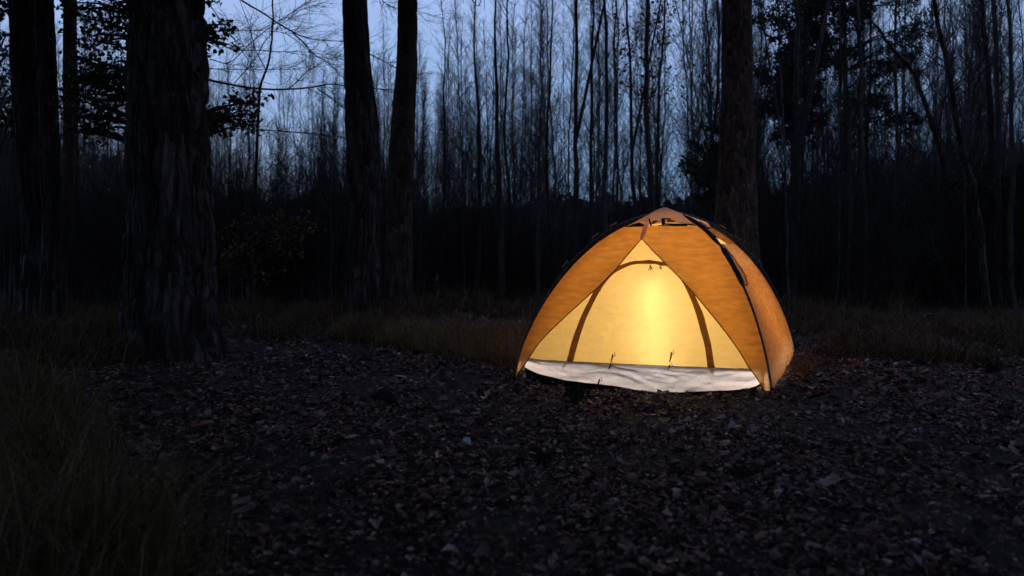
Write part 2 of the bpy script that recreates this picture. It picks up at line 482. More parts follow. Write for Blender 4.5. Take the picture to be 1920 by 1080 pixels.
rng = np.random.default_rng(11)
def litter():
    mb = MB()
    bands = [(2.0, 3.6, 20000, .023), (3.6, 5.5, 28000, .027), (5.5, 8.5, 34000, .033), (8.5, 14.5, 26000, .046)]
    for y0, y1, n, s in bands:
        y = np.sqrt(rng.uniform(y0 ** 2, y1 ** 2, n))
        x = rng.uniform(-.80, .80, n) * y
        k = ~in_tent(x, y, -.3)
        clump = fbm(np.stack([x * 2.2, y * 2.2, x * 0], -1), 31, 2)
        k &= rng.uniform(0, 1, n) < np.clip((clump - .31) * 4, .3, 1)
        x, y = x[k], y[k]
        z = ground_z(x, y) + rng.uniform(.004, .03, len(x))
        scatter_leaves(mb, np.stack([x, y, z], -1), s * 1.05 * rng.lognormal(-.05, .5, len(x)), rng, tilt=.27, fold=.22, curl=.22)
    o = build('leaf_litter', mb, M['litter'], smooth=False)
    tag(o, 'damp brown fallen leaves strewn thickly over the clearing', 'leaf litter', kind='stuff')
litter()

def leaf_parts():
    metas = []
    for i in range(8):
        r = np.random.default_rng(100 + i); mb = MB()
        scatter_leaves(mb, np.zeros((1, 3)), 1.0, r, tilt=.22)
        metas.append(mb.mesh('leaf', M['leafp'], smooth=False))
    r = np.random.default_rng(5)
    n = 0
    while n < 290:
        y = math.sqrt(r.uniform(2.55 ** 2, 5.6 ** 2)); x = r.uniform(-.46, .69) * y
        if in_tent(np.array(x), np.array(y), .3): continue
        o = link('leaf', metas[n % 8], ground)
        z = float(ground_z(np.array([x]), np.array([y]))[0]) + .028
        s = r.uniform(.05, .085)
        o.location = (x, y, z); o.scale = (s, s, s); o.rotation_euler = (r.normal(0, .25), r.normal(0, .25), r.uniform(0, 6.28))
        n += 1
leaf_parts()

# ------------------------------------------------------------------ tent
A_, B_, D_, E_ = np.array([.02, 6.67]), np.array([2.087, 6.0]), np.array([3.17, 8.37]), np.array([1.11, 9.04])
NF, NS = np.array([-.308, -.951]), np.array([.91, -.41])
NB, NL = -NF, -NS
HT = 1.5
def panel(r, s, P, Q, n, k=1., H=HT, b=.05, wr=.006, seed=1):
    r = np.asarray(r, float); s = np.asarray(s, float)
    q = P + (Q - P) * s[..., None]
    xy = TC + (r * k)[..., None] * (q - TC)
    z = H * np.clip(1 - r * r, 0, 1) ** .7
    bl = b * np.sin(np.pi * np.clip(s, 0, 1)) * np.sin(np.pi * np.clip(r, 0, 1) ** 1.5)
    # shallow creases that run between the poles
    Pn = np.stack([s * 3.0 + r * 2, r * 9, s * 0 + seed], -1)
    edge = np.clip(np.minimum(s, 1 - s) * 12, 0, 1)
    bl = bl + (fbm(Pn, seed, 3) - .5) * 2 * wr * edge + (vnoise(np.stack([s * 10 + r * 7, s * 6 - r * 8, s * 0], -1), seed + 7) - .5) * wr * edge
    xy = xy + n * bl[..., None]
    return np.concatenate([xy, z[..., None]], -1)

tent = empty('dome_tent', (TC[0], TC[1], 0), 'glowing yellow and orange dome tent lit from inside, on the leafy clearing', 'tent')
TO = np.array([TC[0], TC[1], 0])
def tpart(name, mb, mats, label=None, parent=None, smooth=True):
    o = build(name, mb, mats, parent or tent, smooth=smooth)
    if label: o['label'] = label
    return o
def T(P): return np.asarray(P) - TO

Lr = [.464, .56, .666, .761, .829, .887, .939, .965, .987, 1.0]; Ls = [.372, .340, .304, .242, .180, .122, .068, .050, .032, .006]
Rr = [.464, .53, .601, .705, .777, .827, .884, .931, .973, 1.0]; Rs = [.376, .468, .558, .679, .751, .796, .849, .893, .930, .975]
SEAM_R = [.30, .317, .40, .464]; SEAM_S = [.28, .305, .352, .374]
def edge_s(r, which):
    rr, ss = (Lr, Ls) if which == 'L' else (Rr, Rs)
    return np.where(r < .464, np.interp(r, SEAM_R, SEAM_S), np.interp(r, rr, ss))
NR, NSG = 70, 34
r_ = np.linspace(.315, .999, NR)
# left flap
tt = np.linspace(0, 1, NSG)
RR = np.repeat(r_[:, None], NSG, 1)
SS = tt[None] * edge_s(r_, 'L')[:, None]
def flap_extra(P, RR, f, n, amt):
    # the loose door edge hangs a little forward of the tent
    P = P.copy(); w = (f ** 3)[None] * np.sin(np.pi * np.clip((RR - .46) / .54, 0, 1)) * amt
    P[..., :2] += n * w[..., None]
    return P
PL = flap_extra(panel(RR, SS, A_, B_, NF, seed=2, wr=.013), RR, tt, NF, .0)
mb = MB(); cloth(mb, T(PL), .0015)
tpart('door_flap', mb, M['fly'], 'narrow orange fly flap drawn back to the left pole')
SS = 1 - tt[None] * (1 - edge_s(r_, 'R')[:, None])
SS = SS[:, ::-1]
PR = panel(RR, SS, A_, B_, NF, seed=5, wr=.013)
mb = MB(); cloth(mb, T(PR), .0015)
tpart('door_flap', mb, M['fly'], 'broad orange fly flap drawn back to the right pole')
# rolled binding along each flap edge and along the seam above the opening
for w in ('L', 'R'):
    rr = np.linspace(.464, .998, 60)
    P = panel(rr, edge_s(rr, w), A_, B_, NF, b=.05, wr=0)
    P[:, :2] += NF * .004
    mb = MB(); tubes(mb, T(P), np.full(60, .0045), 5, cap=True)
    tpart('flap_binding', mb, M['binding'])
rr = np.linspace(.2, .47, 24); ss = np.interp(rr, [.2, .30, .317, .40, .47], [.16, .28, .305, .352, .374])
c = panel(rr, ss, A_, B_, NF, b=.05, wr=0); c[:, :2] += NF * .014; c[:, 2] += .006
side = np.array([.951, -.308, .0])
wd = np.interp(np.arange(24), [0, 6, 18, 23], [.016, .021, .021, .014])[:, None]
prof = np.stack([c - side * wd, c - side * wd * .4 + np.array([*NF * .012, .004]), c + side * wd * .4 + np.array([*NF * .012, .004]), c + side * wd], 1)
mb = MB(); cloth(mb, T(prof), .002)
tpart('zip_cover', mb, M['cap'])
# hem / black edge tape along the top of the front fly
for s0, s1, nm in ((0, .25, 'top_strap'), (.46, .86, 'top_strap')):
    ss = np.linspace(s0, s1, 14); P = panel(np.full(14, .315), ss, A_, B_, NF, wr=0); P[:, :2] += NF * .006
    mb = MB(); tubes(mb, T(P), np.full(14, .007), 5, cap=True); tpart(nm, mb, M['black'])

# inner tent: front wall (with door arch), sides, back, top mesh
KI, HI = .95, 1.44
def wall(P_, Q_, n, r0, r1, mat, name, label=None, seed=1, nr=50, ns=40, b=0.0, wr=.004):
    R_, S_ = np.meshgrid(np.linspace(r0, r1, nr), np.linspace(0, 1, ns), indexing='ij')
    mb = MB(); cloth(mb, T(panel(R_, S_, P_, Q_, n, k=KI, H=HI, b=b, wr=wr, seed=seed)), .001)
    return tpart(name, mb, mat, label)
R_TUB = .976
arch_r = np.array([1.0, .985, .908, .848, .754, .69, .645, .615, .605, .605, .612, .635, .68, .748, .839, .908, .985, 1.0])
arch_s = np.array([.197, .197, .199, .203, .212, .228, .265, .33, .40, .50, .59, .65, .70, .740, .774, .789, .80, .80])
wall(A_, B_, NF, .02, R_TUB, M['inner'], 'inner_wall', 'yellow front wall of the inner tent', seed=11, nr=80, ns=60, wr=.006)
wall(B_, D_, NS, .66, R_TUB, M['inner'], 'inner_wall', 'yellow right wall of the inner tent', seed=12)
wall(B_, D_, NS, .02, .66, M['mesh'], 'mesh_panel', 'pale mesh in the upper right wall', seed=12)
wall(D_, E_, NB, .02, R_TUB, M['inner'], 'inner_wall', 'yellow rear wall of the inner tent', seed=13, nr=24, ns=20)
wall(E_, A_, NL, .02, R_TUB, M['inner'], 'inner_wall', 'yellow left wall of the inner tent', seed=14, nr=24, ns=20)
# outer fly panels
def fly(P_, Q_, n, r0, r1, name, label, seed, nr=60, ns=40, mat='flyside', b=.05):
    R_, S_ = np.meshgrid(np.linspace(r0, r1, nr), np.linspace(0, 1, ns), indexing='ij')
    mb = MB(); cloth(mb, T(panel(R_, S_, P_, Q_, n, seed=seed, b=b, wr=.008)), .0015)
    return tpart(name, mb, M[mat], label)
R_, S_ = np.meshgrid(np.linspace(0, 1, 70), np.linspace(0, 1, 44), indexing='ij')
# right fly: its bottom hem is lifted between the two pole feet
rtop = .50
R1 = .9995 - .001 * np.sin(np.pi * S_)
RRs = rtop + (R1 - rtop) * R_
mb = MB(); cloth(mb, T(panel(RRs, S_, B_, D_, NS, seed=21, b=-.045, wr=.016)), .0015)
tpart('side_panel', mb, M['flyside'], 'orange right side panel of the fly')
# mesh vent over it, above the side panel
fly(D_, E_, NB, .32, .99, 'rear_panel', 'orange rear panel of the fly', 23, 20, 16)
fly(E_, A_, NL, .32, .995, 'side_panel', 'orange left side panel of the fly', 24, 24, 20)
# window on the right side panel, a grey mesh trapezoid with a dark frame
wr_ = np.linspace(.515, .745, 14); tq = np.linspace(0, 1, 8)
WR = np.repeat(wr_[:, None], 8, 1)
s_lo = np.interp(wr_, [.515, .745], [.02, .02]); s_hi = np.interp(wr_, [.515, .7, .745], [.17, .24, .15])
WS = s_lo[:, None] + (s_hi - s_lo)[:, None] * tq[None]
PW = panel(WR, WS, B_, D_, NS, b=0, wr=0); PW[..., :2] += NS * .014
mb = MB(); cloth(mb, T(PW), .002)
win = tpart('window', mb, M['greymesh'])
rim = np.concatenate([PW[0], PW[1:, -1], PW[-1, -2::-1], PW[-2:0:-1, 0], PW[:1, 0]])
mb = MB(); tubes(mb, T(rim), np.full(len(rim), .006), 4); tpart('window_frame', mb, M['binding'], parent=win)
# door arch trim
def resample(a, n):
    t = np.linspace(0, len(a) - 1, n); return np.interp(t, np.arange(len(a)), a)
ar, as_ = resample(arch_r, 90), resample(arch_s, 90)
ar0 = ar
ar = np.convolve(np.pad(ar, 4, mode='edge'), np.ones(9) / 9, 'valid'); as_ = np.convolve(np.pad(as_, 4, mode='edge'), np.ones(9) / 9, 'valid')
ar = np.minimum(ar, R_TUB + .002)
cc = panel(ar, as_, A_, B_, NF, k=KI, H=HI, b=0, wr=0)
tg = norm(np.gradient(cc, axis=0)); nfront = np.array([*NF * .85, .5]); nfront /= np.linalg.norm(nfront)
sd = norm(np.cross(tg, nfront))
hw = (.020 + .012 * np.abs(np.linspace(-1, 1, 90)) ** 1.5)[:, None]
lay = np.stack([cc + sd * hw * a + nfront * h for a, h in ((-1, .008), (-.55, .016), (0, .018), (.55, .015), (1, .008))], 1)
lay += (vnoise(np.stack([np.arange(90)[:, None] * .35 + np.zeros((1, 5)), np.arange(5)[None] * 1.0 + np.zeros((90, 1)), np.zeros((90, 5))], -1), 4) - .5)[..., None] * .01
mb = MB(); cloth(mb, T(lay), .002)
tpart('door_trim', mb, M['trim'], 'brown zip band arching over the door')
# lower edge seam between yellow wall and white groundsheet
ss = np.linspace(0, 1, 50)
c = panel(np.full(50, R_TUB), ss, A_, B_, NF, k=KI, H=HI, b=0, wr=.002, seed=3); c[:, :2] += NF * .006
mb = MB(); tubes(mb, T(c), np.full(50, .0045), 5, cap=True); tpart('seam', mb, M['binding'])
# white groundsheet skirt bulging towards the viewer
n_u, n_v = 80, 22
top = panel(np.full(n_u, R_TUB), np.linspace(0, 1, n_u), A_, B_, NF, k=KI, H=HI, b=0, wr=.002, seed=3)
bu = np.array([980, 988, 1010, 1060, 1100, 1130, 1160, 1190, 1230, 1280, 1330, 1370, 1400, 1420, 1434])
bv = np.array([686, 691, 701, 713, 718, 721, 725, 731, 736, 735.5, 733, 732, 729, 723, 712])
u_top = 960 + FPX * top[:, 0] / top[:, 1]
ub = np.interp(np.linspace(0, 1, n_u), [0, .5, 1], [984, 1205, 1428]); vb = np.interp(ub, bu, bv)
yb = top[:, 1] - .04 - .30 * np.sin(np.pi * np.linspace(0, 1, n_u)) ** .8
bot = np.stack([(ub - 960) / FPX * yb, yb, CAM_H - (vb - 480) / FPX * yb], -1)
tv = np.linspace(0, 1, n_v)[:, None, None]
SK = top[None] * (1 - tv) + bot[None] * tv
TV = np.repeat(np.linspace(0, 1, n_v)[:, None], n_u, 1); UU = np.repeat(np.linspace(0, 1, n_u)[None], n_v, 0)
SK[..., 2] += .035 * np.sin(np.pi * TV ** .8)
cre = fbm(np.stack([UU * 9 + TV * 3, UU * 4 - TV * 3.5, UU * 0], -1), 77, 4) - .5
rid = 1 - np.abs(fbm(np.stack([UU * 5 - TV * 2.5, UU * 2 + TV * 2.2, UU * 0 + 3], -1), 55, 3) - .5) * 9
SK += (cre * .05 + np.clip(rid, 0, 1) * .014)[..., None] * np.array([-.1, -.5, .8]) * (np.sin(np.pi * np.clip(TV * .96 + .02, 0, 1)) ** .5)[..., None]
mb = MB(); cloth(mb, T(SK), .002); tpart('groundsheet', mb, M['tub'], 'white groundsheet wall bulging at the foot of the door')
shade_flap = np.stack([bot, bot * [1, 1, .5] + [0, .05, 0], bot * [1, 1, 0] + [0, .16, -.01]])  # added dark flap under the sheet: blocks leaking light, stands in for the shade
mb = MB(); cloth(mb, T(shade_flap)); tpart('shade_flap', mb, M['binding'])
# the other walls of the groundsheet and the floor
for P_, Q_, n in ((B_, D_, NS), (D_, E_, NB), (E_, A_, NL)):
    q = np.linspace(0, 1, 24)
    t0 = panel(np.full(24, R_TUB), q, P_, Q_, n, k=KI, H=HI, b=0, wr=0)
    b0 = panel(np.full(24, .999), q, P_, Q_, n, k=.955, H=HI, b=0, wr=0); b0[:, 2] = .004
    mb = MB(); cloth(mb, T(np.stack([t0, b0])), .002); tpart('tub_wall', mb, M['tub'])
f4 = np.array([[TC + (q - TC) * .86 for q in (A_, B_)], [TC + (q - TC) * .955 for q in (E_, D_)]])
f4 = np.concatenate([f4, np.full((2, 2, 1), .006)], -1)
g = np.linspace(0, 1, 12)
fl = f4[0, 0] * (1 - g)[:, None, None] * (1 - g)[None, :, None] + f4[0, 1] * (1 - g)[:, None, None] * g[None, :, None] + f4[1, 0] * g[:, None, None] * (1 - g)[None, :, None] + f4[1, 1] * g[:, None, None] * g[None, :, None]
mb = MB(); cloth(mb, T(fl), .002); tpart('floor', mb, M['tub'])
# zip pulls
for (r0, s0, k) in ((.62, .49, 1), (.622, .56, .6)):
    p = panel(np.array([r0]), np.array([s0]), A_, B_, NF, k=KI, H=HI, b=0, wr=0)[0]; p[:2] += NF * .03
    mb = MB()
    for j in range(3):
        e = p + np.array([(j - 1) * .02 * k, -.01, -.05 * k - .01 * j])
        tubes(mb, T(np.stack([p, (p + e) / 2 + [.006, -.005, 0], e])), np.array([.004, .0035, .003]), 5, cap=True)
    tpart('zip_pull', mb, M['binding'])
# toggles on the groundsheet edge: two at the seam, one on the white sheet
for (u, v, Y, L) in ((1149, 664, 6.32, .09), (1145, 682, 6.25, .06), (1259, 660, 6.2, .11), (1256, 684, 6.13, .05), (1124, 711, 6.05, .07)):
    a = at(u, v, Y)
    mb = MB(); q = np.stack([a, a + [-.008, -.01, -L * .4], a + [-.018, 0, -L * .75]])
    tubes(mb, T(q), np.array([.006, .007, .004]), 5, cap=True)
    q = np.stack([a + [.004, 0, -.02], a + [.02, -.01, -.012], a + [.012, 0, .02]])
    tubes(mb, T(q), np.array([.003, .003, .003]), 4, cap=True)
    tpart('toggle', mb, M['binding'])

# poles with black sleeves, joints, clips
def pole_pt(F, r, out, H=HT):
    d = norm((F - TC)[None])[0]
    xy = TC + np.asarray(r)[..., None] * (F - TC) + d * out * np.sin(np.pi * np.clip(np.asarray(r), 0, 1) ** 1.2)[..., None]
    z = H * np.clip(1 - np.asarray(r) ** 2, 0, 1) ** .7 + out * np.clip(1 - np.asarray(r), 0, 1)
    return np.concatenate([xy, z[..., None]], -1)
for F, out in ((A_, .045), (B_, .03), (D_, .045), (E_, .04)):
    t = np.linspace(0, 1, 60); rr = .1 + .9 * (1 - (1 - t) ** 1.6)
    P = pole_pt(F, rr, out)
    mb = MB(); tubes(mb, T(P), np.full(60, .0095), 8, cap=True)
    po = tpart('pole', mb, M['pole'])
    rr = np.linspace(.16, .52, 24); P = pole_pt(F, rr, out * .55)
    mb = MB(); tubes(mb, T(P), np.interp(np.arange(24), [0, 2, 20, 23], [.012, .023, .021, .010]), 8, cap=True)
    tpart('sleeve', mb, M['black'], parent=po)
    if F is B_:
        rr = np.linspace(.54, .755, 18); P = pole_pt(F, rr, out * .6); P[:, 0] += .006
        mb = MB(); tubes(mb, T(P), np.interp(np.arange(18), [0, 2, 15, 17], [.010, .024, .022, .008]), 8, cap=True)
        tpart('sleeve', mb, M['black'], parent=po)
    for q in (.36, .47, .66, .80, .90):
        a = pole_pt(F, np.array([q]), out * .5)[0]; b2 = pole_pt(F, np.array([q]), out * 1.5)[0]
        tn = norm((pole_pt(F, np.array([q + .02]), out)[0] - pole_pt(F, np.array([q - .02]), out)[0])[None])[0]
        mb = MB(); tubes(mb, T(np.stack([a, (a + b2) / 2, b2])), np.array([.008, .016, .009]), 6, cap=True)
        tpart('clip', mb, M['black'], parent=po)
        if q < .5 or q in (.66,):
            c0 = b2 + (b2 - a) * .25
            mb = MB(); tubes(mb, T(np.stack([c0 - tn * .045, c0 + tn * .045])), np.array([.006, .006]), 4, cap=True)
            tpart('tab', mb, M['tan'], parent=po)
    # corner web: the last bit of fly reaching the ground + foot
    ft = np.array([*F, 0.0])
    mb = MB(); tubes(mb, T(np.stack([ft + [0, 0, .05], ft + [0, 0, .0], ft + [0, 0, -.03]])), np.array([.014, .016, .008]), 8, cap=True)
    tpart('foot', mb, M['black'], parent=po)
# hub: ring with four arms and black crossbars under the cap
mb = MB()
th = np.linspace(0, 2 * np.pi, 20)
ring = np.stack([TC[0] + .1 * np.cos(th), TC[1] + .1 * np.sin(th), np.full(20, HT + .0)], -1)
tubes(mb, T(ring), np.full(20, .02), 6)
tubes(mb, T(np.stack([[TC[0], TC[1], HT - .05], [TC[0], TC[1], HT + .05]])), np.array([.04, .03]), 10, cap=True)
for F in (A_, B_, D_, E_):
    a = np.array([*TC, HT + .01]); b2 = pole_pt(F, np.array([.16]), .03)[0]
    tubes(mb, T(np.stack([a, (a + b2) / 2, b2])), np.array([.018, .018, .016]), 6, cap=True)
tpart('hub', mb, M['black'])
for (u0, v0, u1, v1, rad, Y) in ((1243, 410, 1244, 421, .017, 7.0), (1246, 420, 1290, 421, .009, 6.98), (1246, 410, 1258, 411, .008, 7.0), (1217, 410, 1221, 424, .008, 7.02)):
    mb = MB(); a, b2 = at(u0, v0, Y), at(u1, v1, Y - .02)
    tubes(mb, T(np.stack([a, (a + b2) / 2, b2])), np.full(3, rad), 6, cap=True); tpart('buckle', mb, M['black'])
# taupe cap canopy
n = 32
gu, gv = np.meshgrid(np.linspace(-1, 1, n), np.linspace(-1, 1, n), indexing='ij')
def cornerpt(F): return TC + (F - TC) * .30
cA, cB, cD, cE = map(cornerpt, (A_, B_, D_, E_))
a_, b_ = (gu + 1) / 2, (gv + 1) / 2
xy = cA * ((1 - a_) * (1 - b_))[..., None] + cB * (a_ * (1 - b_))[..., None] + cD * (a_ * b_)[..., None] + cE * ((1 - a_) * b_)[..., None]
rad = np.maximum(np.abs(gu), np.abs(gv)); e = np.minimum(np.abs(gu), np.abs(gv))
zz = 1.595 - .145 * rad ** 1.05 - .05 * (e / np.maximum(rad, 1e-3)) ** 2.5 * rad ** 2 + (fbm(np.stack([gu * 3, gv * 3, gu * 0], -1), 8, 3) - .5) * .012
xy = xy + (1 - rad)[..., None] * np.array([-.07, -.02])
mb = MB(); cloth(mb, T(np.concatenate([xy, zz[..., None]], -1)), .003)
tpart('cap', mb, M['cap'], 'taupe rain cap over the tent hub')
# pegs
for F in (A_, B_, D_):
    d = norm((F - TC)[None])[0]; p = np.array([*(F + d * .05), 0])
    mb = MB(); tubes(mb, T(np.stack([p + [0, 0, .05], p + [0, 0, .02], p + [0, 0, -.08]])), np.array([.005, .004, .003]), 5, cap=True)
    q = np.array([*F, .05]); tubes(mb, T(np.stack([q, p + [0, 0, .045]])), np.array([.003, .003]), 4, cap=True)
    tpart('peg', mb, M['pole'])

# lantern standing inside, near the door
LP = np.array([1.78, 7.9, .01])
lan = empty('camping_lantern', LP, 'bright upright lantern glowing behind the tent door', 'lantern')
def lathe(mb, prof, k=20, mat=0):
    a = np.arange(k) / k * 2 * np.pi
    P = np.array([[[r * math.cos(x), r * math.sin(x), z] for x in a] for r, z in prof])
    grid(mb, P, mat, wrap=True, flip=False)
mb = MB(); lathe(mb, [(0, 0), (.07, 0), (.07, .03), (.055, .05), (.05, .07), (0, .07)]); build('base', mb, M['plastic'], lan)
mb = MB(); lathe(mb, [(0, .075), (.05, .075), (.07, .12), (.08, .3), (.075, .5), (.05, .60), (0, .60)]); build('light_tube', mb, M['lamp'], lan)
mb = MB(); lathe(mb, [(0, .605), (.035, .605), (.037, .63), (.02, .65), (0, .65)]); build('lid', mb, M['plastic'], lan)
for s in (-1, 1):
    mb = MB(); tubes(mb, np.array([[s * .06, 0, .04], [s * .095, 0, .3], [s * .036, 0, .62]]), np.full(3, .003), 5); build('guard_rod', mb, M['plastic'], lan)
a = np.linspace(0, np.pi, 12)
mb = MB(); tubes(mb, np.stack([.035 * np.cos(a), 0 * a, .64 + .05 * np.sin(a)], -1), np.full(12, .003), 5); build('handle', mb, M['plastic'], lan)

# added light behind the door cloth, put in to make its upright bright streak
SP = np.array([1.275, 6.51, .012])
st = empty('added_streak_light', SP, 'added slim light behind the cloth, put in for the bright door streak', 'light')
tq = np.linspace(0, 1, 8)[:, None]
sp = np.array([0, 0, .03]) * (1 - tq) + np.array([.012, .31, .80]) * tq
sp[:, 1] -= .012 * np.sin(np.pi * tq[:, 0])
mb = MB(); tubes(mb, sp, np.full(8, .013), 10, cap=True); build('light_tube', mb, emit_mat('streak_glow', (1, .97, 1.0), 9.5, True), st)
mb = MB(); lathe(mb, [(0, 0), (.03, 0), (.028, .03), (.014, .05), (0, .05)]); build('base', mb, M['plastic'], st)

# ------------------------------------------------------------------ big trees
def trunk_mesh(pts, nth=72, nz=160, ridge=.03, kf=9, seed=1, flare=None, extra_top=10.0):
    """pts: list of (z, x, y, radius) from base to top"""
    pts = np.array(pts, float)
    z = np.concatenate([np.linspace(pts[0, 0], pts[-1, 0], nz)])
    x = np.interp(z, pts[:, 0], pts[:, 1]); y = np.interp(z, pts[:, 0], pts[:, 2]); r = np.interp(z, pts[:, 0], pts[:, 3])
    k = 7
    def sm(a): return np.convolve(np.pad(a, k // 2, mode='edge'), np.ones(k) / k, 'valid')
    x, y, r = sm(x), sm(y), sm(r)
    a = np.arange(nth) / nth * 2 * np.pi
    A, Z = np.meshgrid(a, z)
    ca, sa = np.cos(A), np.sin(A)
    # vertical plates: ridged noise, stretched along the trunk
    P = np.stack([ca * kf * .5, sa * kf * .5, Z * 2.6 * (kf / 9)], -1)
    n1 = vnoise(P + 3 * fbm(P * .5, seed + 5, 2)[..., None] * .25, seed)
    plate = 1 - np.abs(n1 * 2 - 1) ** .6
    fis = -np.clip(plate - .3, 0, 1) * 1.7
    fine = fbm(P * np.array([3, 3, 2.0]), seed + 9, 3) - .5
    big = fbm(np.stack([ca * 1.1, sa * 1.1, Z * .5], -1), seed + 20, 2) - .5
    Rr_ = r[:, None] + ridge * (fis + fine * .55) + big * r[:, None] * .12
    if flare:
        fz, amt = flare
        lob = .5 + .5 * np.cos(A * 4 + seed) * np.cos(A * 2.3 + seed * 2)
        Rr_ = Rr_ + amt * np.clip(1 - (Z - pts[0, 0]) / fz, 0, 1) ** 2.2 * (lob + .2)
    V = np.stack([x[:, None] + Rr_ * ca, y[:, None] + Rr_ * sa, Z], -1)
    mb = MB(); grid(mb, V, wrap=True)
    return mb

def twig_sprays(mb, start, dirs, L, R, rng, ksub=4, nsub=3, up=.35, kb=4):
    """branches from points start (N,3) with directions, then side twigs; returns twig end points"""
    N = len(start); m = 5
    t = np.linspace(0, 1, m)
    bend = rng.normal(0, .16, (N, 3)); bend[:, 2] += up
    P = start[:, None] + dirs[:, None] * (L[:, None] * t)[..., None] + bend[:, None] * (L[:, None] * t ** 2)[..., None] + rng.normal(0, .02, (N, m, 3)) * (L[:, None, None]) * (t > 0)[None, :, None]
    tubes(mb, P, R[:, None] * (1 - .8 * t)[None], kb)
    ends = [P[:, -1]]
    # side twigs
    K = ksub
    f = rng.uniform(.2, 1, (N, K)); i0 = np.minimum((f * (m - 1)).astype(int), m - 2); fr = f * (m - 1) - i0
    ii = np.arange(N)[:, None]
    S = P[ii, i0] * (1 - fr)[..., None] + P[ii, i0 + 1] * fr[..., None]
    tan = norm(P[ii, i0 + 1] - P[ii, i0])
    d = norm(tan + rng.normal(0, .55, (N, K, 3)) + np.array([0, 0, up * .6]))
    l2 = (L[:, None] * rng.uniform(.25, .6, (N, K)) * (1.15 - f * .6)).ravel()
    S = S.reshape(-1, 3); d = d.reshape(-1, 3)
    t3 = np.linspace(0, 1, 4)
    P2 = S[:, None] + d[:, None] * (l2[:, None] * t3)[..., None] + rng.normal(0, .06, (len(S), 4, 3)) * l2[:, None, None] * (t3 > 0)[None, :, None]
    r2 = np.repeat(R * .42, K)
    tubes(mb, P2, r2[:, None] * (1 - .75 * t3)[None], 3)
    ends.append(P2[:, -1])
    if nsub:
        N2 = len(S)
        f = rng.uniform(.2, 1, (N2, nsub)); i0 = np.minimum((f * 3).astype(int), 2); fr = f * 3 - i0; ii = np.arange(N2)[:, None]
        S3 = (P2[ii, i0] * (1 - fr)[..., None] + P2[ii, i0 + 1] * fr[..., None]).reshape(-1, 3)
        d3 = norm(np.repeat(d, nsub, 0) + rng.normal(0, .6, (N2 * nsub, 3)) + np.array([0, 0, up * .4]))
        l3 = np.repeat(l2, nsub) * rng.uniform(.25, .6, N2 * nsub)
        P3 = np.stack([S3, S3 + d3 * l3[:, None] * .5 + rng.normal(0, .05, S3.shape) * l3[:, None], S3 + d3 * l3[:, None]], 1)
        r3 = np.repeat(r2, nsub) * .6
        tubes(mb, P3, r3[:, None] * np.array([1, .7, .35])[None], 3)
        ends.append(P3[:, -1])
    return np.concatenate(ends)

def big_tree(name, label, prof, Y, mat, seed, ridge, kf=9, flare=None, group=None, top=15.0, crown='bare', Ydepth=0, nth=72, nz=170, cr=4.2):
    """prof: (v, u_left, u_right) of the trunk in the photo at its standing distance Y"""
    pts = []
    for v, ul, ur in sorted(prof, key=lambda q: -q[0]):
        c = at((ul + ur) / 2, v, Y); pts.append((c[2], c[0], Y, (ur - ul) / 2 / FPX * Y))
    zb, xb = pts[0][0], pts[0][1]
    gz = float(ground_z(np.array([xb]), np.array([Y]))[0])
    pts[0] = (min(zb, gz) - .15, *pts[0][1:])
    dz = pts[-1][0] - pts[-2][0]; sl = (pts[-1][1] - pts[-2][1]) / dz
    x_, z_, r_0 = pts[-1][1], pts[-1][0], pts[-1][3]
    pts.append(((z_ + top) / 2, x_ + sl * (top - z_) * .4, Y, r_0 * .75)); pts.append((top, x_ + sl * (top - z_) * .5, Y, r_0 * .3))
    root = empty(name, (xb, Y, gz), label, 'tree', group)
    O = np.array([xb, Y, gz])
    P = [(a - gz, b - xb, c - Y, d) for a, b, c, d in pts]
    # taller trunks need more rings above; keep ring density where the photo looks
    mb = trunk_mesh(P, nth, nz, ridge, kf, seed, flare)
    build('trunk', mb, mat, root)
    r = np.random.default_rng(seed)
    mb = MB(); Nb = 26
    h = r.uniform(.42, 1, Nb) * (top - gz)
    h = np.maximum(h, (CAM_H + 480 / FPX * (Y - 2)) + .8)
    xs = np.interp(h, [q[0] for q in P], [q[1] for q in P]); ys = np.zeros(Nb)
    a = r.uniform(0, 2 * np.pi, Nb)
    d = norm(np.stack([np.cos(a), np.sin(a), np.full(Nb, .35)], -1))
    ends = twig_sprays(mb, np.stack([xs, ys, h], -1), d, cr * r.uniform(.6, 1.1, Nb), np.full(Nb, .06), r, 6, 4, up=.2)
    build('branches', mb, M['twig'], root)
    mb = MB(); e = ends[r.integers(0, len(ends), 4200)] + r.normal(0, .35, (4200, 3))
    e[:, 2] = np.maximum(e[:, 2], (CAM_H + 480 / FPX * (Y + e[:, 1])) - gz + .3)
    scatter_leaves(mb, e, np.full(4200, .36), r, normal_up=False)
    c = build('crown', mb, M['needles'], root, smooth=False)
    c['kind'] = 'stuff'
    return root, P

big_tree('oak_tree', 'massive rough barked tree standing at the left of the clearing, its base flaring wide', [(700, 226, 436), (640, 232, 420), (600, 236, 411), (500, 238, 403), (400, 240, 397), (200, 242, 388), (100, 243, 385), (0, 243, 382), (-60, 244, 380)], 8.4, M['bark_dark'], 3, .075, 11, flare=(.55, .34), nth=150, nz=330, top=13)
big_tree('pine_tree', 'dark trunk at the left edge that leans in behind its near twin', [(610, 38, 104), (450, 45, 92), (300, 36, 80), (150, 22, 74), (0, 20, 68), (-60, 18, 66)], 12.3, M['bark_dark'], 5, .03, 9, flare=(.4, .1), nth=60, nz=140)
big_tree('pine_tree', 'narrow black trunk crossing the leaning one at the left edge', [(620, 76, 120), (400, 80, 114), (200, 74, 108), (100, 68, 104), (0, 64, 99), (-60, 62, 97)], 11.4, M['bark_dark'], 6, .025, 9, flare=(.4, .1), nth=60, nz=140)
